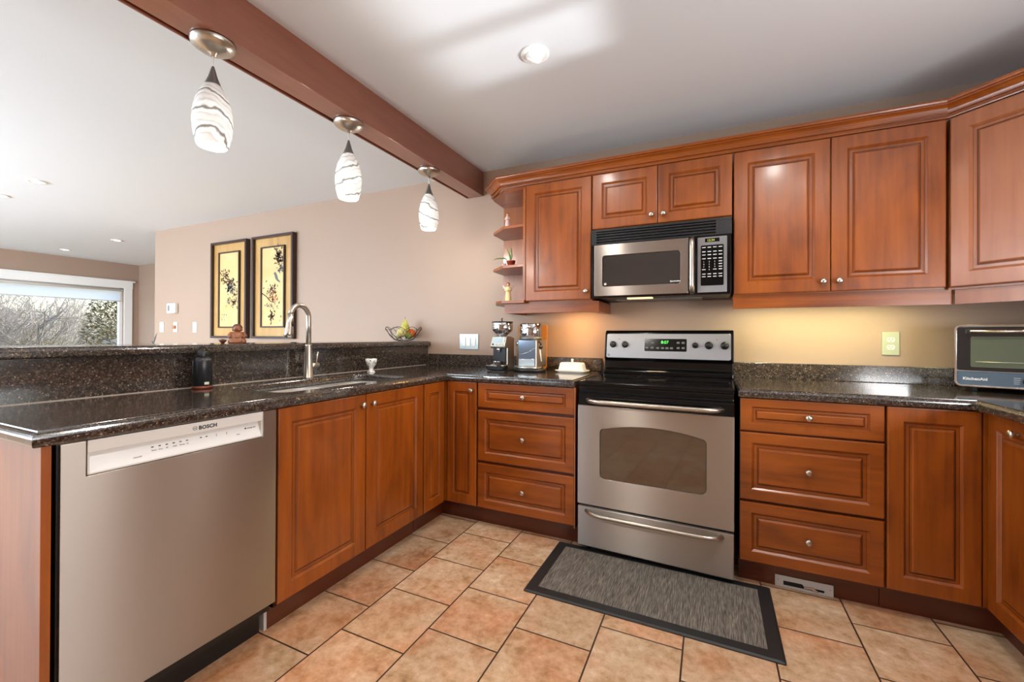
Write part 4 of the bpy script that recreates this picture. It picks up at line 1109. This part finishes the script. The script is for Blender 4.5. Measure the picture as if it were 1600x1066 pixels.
# ------------------------------------------------------------------ pendants and ceiling lights
glassp = mat('swirled_white_glass', C(235,235,232), .2)
nt, n, l, b = nodes(glassp)
tc = n.new('ShaderNodeTexCoord'); mp = n.new('ShaderNodeMapping'); mp.inputs['Rotation'].default_value = (.42, .30, 0)
wv = n.new('ShaderNodeTexWave'); wv.bands_direction = 'Z'; wv.inputs['Scale'].default_value = 4.8; wv.inputs['Distortion'].default_value = 3.0; wv.inputs['Detail'].default_value = 3; wv.inputs['Detail Scale'].default_value = 3
l.new(tc.outputs['Object'], mp.inputs[0]); l.new(mp.outputs[0], wv.inputs[0])
rp = ramp(n, [(0, C(128,126,122)), (.03, C(180,177,172)), (.09, C(242,241,237)), (.5, C(246,246,243)), (.66, C(205,203,198)), (1, C(236,234,230))])
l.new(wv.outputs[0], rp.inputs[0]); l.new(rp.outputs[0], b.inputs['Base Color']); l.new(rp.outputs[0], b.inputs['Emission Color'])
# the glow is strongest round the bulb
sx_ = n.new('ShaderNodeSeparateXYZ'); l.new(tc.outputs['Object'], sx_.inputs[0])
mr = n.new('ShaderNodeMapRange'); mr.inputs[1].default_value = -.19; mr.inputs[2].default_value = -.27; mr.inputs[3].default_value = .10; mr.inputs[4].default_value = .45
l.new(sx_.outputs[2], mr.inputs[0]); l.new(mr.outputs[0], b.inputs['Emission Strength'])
bulbm = emis('lit_bulb', (1,.97,.92,1), 5)
pd = thing('pendant_light', 'nearest of the three pendants, hanging above the dishwasher end of the bar', 'pendant light', (.24, -1.93, 2.235), group='swirled glass pendants on the beam')
MB().lathe([(.072,0),(.073,-.006),(.068,-.018),(.050,-.030),(.022,-.040),(.010,-.043),(.008,-.052)], 32).build('canopy', NICKEL, pd)
MB().tube([(0,0,-.050),(0,0,-.094)], .003, 8).build('cord', WHITEP, pd)
MB().lathe([(.004,-.090),(.007,-.100),(.015,-.130),(.026,-.158),(.029,-.163),(.027,-.164)], 24).build('cap', NICKELD, pd)
pr = [(.027,-.160),(.040,-.185),(.054,-.220),(.062,-.262),(.0645,-.300),(.060,-.345),(.051,-.382),(.046,-.388)]
ins = [(r-.003, z) for r, z in reversed(pr)]
MB().lathe(pr+ins, 36, caps=(False,False)).build('glass_shade', glassp, pd)
MB().lathe([(.012,-.17),(.012,-.20),(.028,-.25),(.034,-.30),(.030,-.335),(.016,-.352),(.0005,-.355)], 20).build('bulb', bulbm, pd)
p2 = copy_tree(pd, (.24, -1.28, 2.235), 2.1, 'middle one of the three pendants, hanging above the sink end of the bar')
p3 = copy_tree(pd, (.24, -.60, 2.235), 4.0, 'farthest and lowest-looking of the three pendants, nearest the tan wall')
for y in (-1.93, -1.28, -.60):
    light('pendant_lamp', 'POINT', (.24, y, 1.825), (0,0,0), 9, (1,.93,.84), radius=.04)
def downlight(x, y, label, big=False, power=8):
    t = thing('recessed_light', label, 'ceiling light', (x, y, CEILZ), group='recessed ceiling lights')
    MB().lathe([(.062,-.0005),(.063,-.006),(.058,-.010),(.040,-.007),(.036,-.004),(.0345,-.001)], 36, caps=(False,False)).build('trim_ring', TRIM, t)
    if big:
        m = Matrix.Rotation(math.radians(24), 4, 'Y') @ Matrix.Rotation(math.radians(10), 4, 'X')
        MB().lathe([(.034,-.002),(.036,-.012),(.036,-.028),(.031,-.030),(.029,-.018)], 28, m=m, caps=(False,False)).build('gimbal', TRIM, t)
        MB().lathe([(.029,-.024),(.0005,-.026)], 24, m=m, caps=(False,False)).build('lamp_face', bulbm, t)
    else:
        MB().lathe([(.035,-.003),(.0005,-.005)], 24, caps=(False,False)).build('lamp_face', bulbm, t)
    light('downlight_lamp', 'SPOT', (x, y, CEILZ-.035), (0,0,0), power, (1,.95,.88), spot=158, blend=.6, radius=.03)
    return t
downlight(1.194, -1.116, 'white recessed eyeball light in the kitchen ceiling', True, 28)
downlight(-3.165, -1.363, 'recessed living-room ceiling light nearest the beam')
downlight(-3.99, -1.348, 'recessed living-room ceiling light cut by the left edge of the picture')
downlight(-5.357, .05, 'recessed ceiling light nearest the wall corner by the window')
downlight(-6.90, .06, 'small recessed ceiling light farthest away, nearest the picture window')
downlight(.76, -3.7, 'recessed kitchen ceiling light behind the viewpoint', False, 60)
downlight(2.33, -1.45, 'recessed ceiling light just above the top edge of the picture, before the tall wall cabinets', False, 42)
downlight(2.6, -1.9, 'unseen recessed light added near the right-hand wall as kitchen fill', False, 12)  # extra lamp out of view, added to brighten the kitchen

# ------------------------------------------------------------------ floor mat
t = thing('kitchen_mat', 'grey woven kitchen mat with wide black border in front of the range', 'mat', (1.654, -.868, 0), math.radians(-.3))
mb = MB().loft([[(x*a, y*b2, z) for x, y in rrect(-.505,-.252,.505,.252,.006,2)] for a, b2, z in ((1,1,.0005),(1,1,.005),(.985,.97,.0095),(.5,.5,.0098))], smooth=False)
mb.build('border', MATB, t)
MB().box(-.452, -.203, .006, .452, .203, .0108).build('woven_field', MATW, t, .001)

# ------------------------------------------------------------------ beyond the bar: tip of a plant
t = thing('indoor_plant', 'dark leaf tip of an indoor plant just showing over the bar', 'plant', (-1.06, -1.50, 0))
MB().lathe([(.10,0),(.13,.02),(.15,.24),(.14,.26),(.0005,.25)], 24).build('pot', mat('grey_pot', C(90,88,84), .5), t)
MB().tube([(0,0,.24),(.0,.0,.7),(-.005,0,1.09)], [.008,.006,.004], 8).build('stalk', leafm, t)
dl_ = mat('dark_leaf', C(46,52,34), .5)
blade([(-.005,0,1.08),(-.012,-.004,1.10),(-.004,0,1.13),(.010,.004,1.162)], .008).build('leaf', dl_, t)
blade([(-.005,0,1.08),(-.03,0,1.105),(-.045,0,1.115)], .007).build('leaf', dl_, t)

# ------------------------------------------------------------------ outdoors behind the picture window
grass = speck('lawn', [C(70,82,40), C(110,112,66)], 6, .9)
o = MB().box(-60, -45, -.9, XL-.2, 45, -.6).build('ground', grass); tag(o, kind='structure')
bark = speck('grey_bark', [C(128,122,114), C(186,180,170)], 12, .9)
def bare_tree(loc, h, seed, label, spread=.55, depth=5):
    r = random.Random(seed); mb = MB()
    def grow(p, d, L, rad, k):
        q = p + d*L*.5 + Vector((r.uniform(-.1,.1), r.uniform(-.1,.1), 0))*L*.3; e2 = p+d*L+Vector((r.uniform(-.1,.1), r.uniform(-.1,.1), 0))*L*.5
        mb.tube([p, q, e2], [rad, rad*.85, rad*.65], 5 if k > 2 else 3, caps=False)
        if k == 0: return
        nb = 3 if k > 1 else 5
        for i in range(nb + (1 if r.random() < .4 else 0)):
            a = Vector((r.gauss(0,1), r.gauss(0,1), r.gauss(.15,.7))).normalized()
            nd = (d*(1-spread)+a*spread*1.1).normalized()
            grow(p+(e2-p)*r.uniform(.45,1), nd, L*r.uniform(.55,.82), rad*.58, k-1)
    grow(Vector((0,0,0)), Vector((r.uniform(-.1,.1), r.uniform(-.1,.1), 1)).normalized(), h*.28, h*.012, depth)
    t = thing('bare_tree', label, 'tree', loc, group='trees outside the picture window')
    mb.build('branches', bark, t)
    return t
spots = [(-11.5, .2, 4.4), (-12.4, 1.6, 4.6), (-13.6, -.8, 5.2), (-15.2, 2.6, 5.0), (-12.0, -2.2, 4.8), (-16.5, .8, 6.0), (-14.4, 1.0, 4.8), (-17.0, -2.6, 6.2)]
protos = []
for i, (x, y, h) in enumerate(spots):
    lab = ['twiggy bare tree outside nearest the window glass', 'leafless tree outside next to the dark evergreen', 'bare tree outside with a thin crown against the sky', 'leafless tree far outside behind the evergreen', 'bare garden tree toward the left end of the window', 'tall leafless tree at the back of the garden', 'bare tree in the thicket outside the window', 'leafless tree outside at the far left of the thicket'][i]
    bare_tree((x, y, -.6), h*1.05, 11+i*7, lab, depth=6)
nd_m = speck('evergreen_needles', [C(40,44,24), C(92,92,44), C(142,132,72)], 9, .8)
def bush(name, label, loc, R, H, m, n, L, seed, cat):
    r = random.Random(seed); mb = MB()
    for i in range(n):
        a = r.uniform(0, 2*PI); z = r.uniform(0, 1); rr = R*(1-.55*z)*math.sqrt(r.random())
        p = Vector((rr*math.cos(a), rr*math.sin(a), .1+H*z))
        d = Vector((math.cos(a)+r.uniform(-.7,.7), math.sin(a)+r.uniform(-.7,.7), r.uniform(-.4,.8))).normalized()*L*r.uniform(.6,1.3)
        sdv = d.cross(Vector((r.uniform(-1,1), r.uniform(-1,1), 1))).normalized()*L*.13
        mb.add([p-sdv*.3, p+d*.5-sdv, p+d, p+d*.5+sdv], [(0,1,2,3)])
    t = thing(name, label, cat, loc, group='trees outside the picture window')
    mb.build('foliage', m, t)
    MB().tube([(0,0,0),(0,0,H*.8)], [.08,.03], 8).build('trunk', bark, t)
    return t
bush('evergreen_tree', 'olive-green evergreen outside by the right end of the window', (-10.6, 2.35, -.6), 1.0, 3.2, nd_m, 9000, .11, 5, 'tree')
sh_m = speck('olive_shrub_leaves', [C(88,92,58), C(140,138,100), C(176,172,140)], 9, .8)
bush('shrub', 'pale green shrub below the bare trees outside', (-11.0, -.1, -.6), 1.3, 1.3, sh_m, 5000, .07, 8, 'shrub')
bush('shrub', 'pale green shrub outside, between the evergreen and the nearest bare tree', (-12.6, 1.4, -.6), 1.3, 1.5, sh_m, 5000, .08, 9, 'shrub')
bush('shrub', 'pale green shrub outside at the far left of the window', (-12.4, -2.4, -.6), 1.4, 1.4, sh_m, 5000, .08, 10, 'shrub')
hm = speck('hazy_twigs', [C(150,146,136), C(190,186,174)], 5, .9)
def twigs(mb, rr, cx, cy, z0, n, R, H, th):
    for i in range(n):
        a = rr.uniform(0, 2*PI); q = math.sqrt(rr.random())
        p = Vector((cx+R*.35*q*math.cos(a), cy+R*.35*q*math.sin(a), z0))
        d = Vector((math.cos(a)*rr.uniform(.1,.9), math.sin(a)*rr.uniform(.1,.9), rr.uniform(.5,1.3))).normalized()
        L = H*rr.uniform(.5,1.1); pts = [p]
        for k in range(4):
            d = (d+Vector((rr.gauss(0,.22), rr.gauss(0,.22), rr.gauss(0,.12)))).normalized(); pts.append(pts[-1]+d*L/4)
        mb.tube(pts, [th, th*.85, th*.7, th*.5, th*.3], 3, caps=False)
        for b_ in range(3):
            s0 = pts[rr.choice((1,2,3))]; dd = (d+Vector((rr.gauss(0,.7), rr.gauss(0,.7), rr.gauss(.1,.4)))).normalized()
            mb.tube([s0, s0+dd*L*.16, s0+dd*L*.3+Vector((0,0,rr.uniform(-.05,.1)))], [th*.5, th*.4, th*.25], 3, caps=False)
    return mb
rr = random.Random(21)
mb = MB()
for i in range(26): twigs(mb, rr, -19-5*rr.random(), -13+19*i/25, -.6, 70, 2.2, 4.3+rr.uniform(-.8,.5), .022)
o = mb.build('thicket', hm); tag(o, 'hazy mass of bare twigs along the far side of the garden', 'hedge', kind='stuff')
for i, (x, y, h, lb) in enumerate(((-11.8,-1.3,2.5,'bare twiggy shrub outside nearest the left end of the window'), (-12.2,.4,2.6,'bare twiggy shrub outside in the middle of the view'), (-13.2,1.6,2.7,'bare twiggy shrub outside beside the evergreen'), (-14.4,-.4,3.2,'tall bare twiggy shrub outside behind the others'))):
    t = thing('shrub', lb, 'shrub', (x, y, -.6), group='trees outside the picture window')
    twigs(MB(), rr, 0, 0, 0, 260, 1.9, h, .011).build('twigs', bark, t)
fc = thing('garden_fence', 'pale weathered fence outside at the right foot of the window', 'fence', (-10.4, 3.1, -.6))
mb = MB()
for i in range(14): mb.box(-.01, -1.2+.16*i, 0, .01, -1.07+.16*i, 1.55)
mb.build('boards', mat('weathered_board', C(150,152,156), .8), fc)
MB().box(-.03, -1.25, 1.55, .03, 1.1, 1.62).build('rail', mat('fence_rail', C(170,172,174), .8), fc)
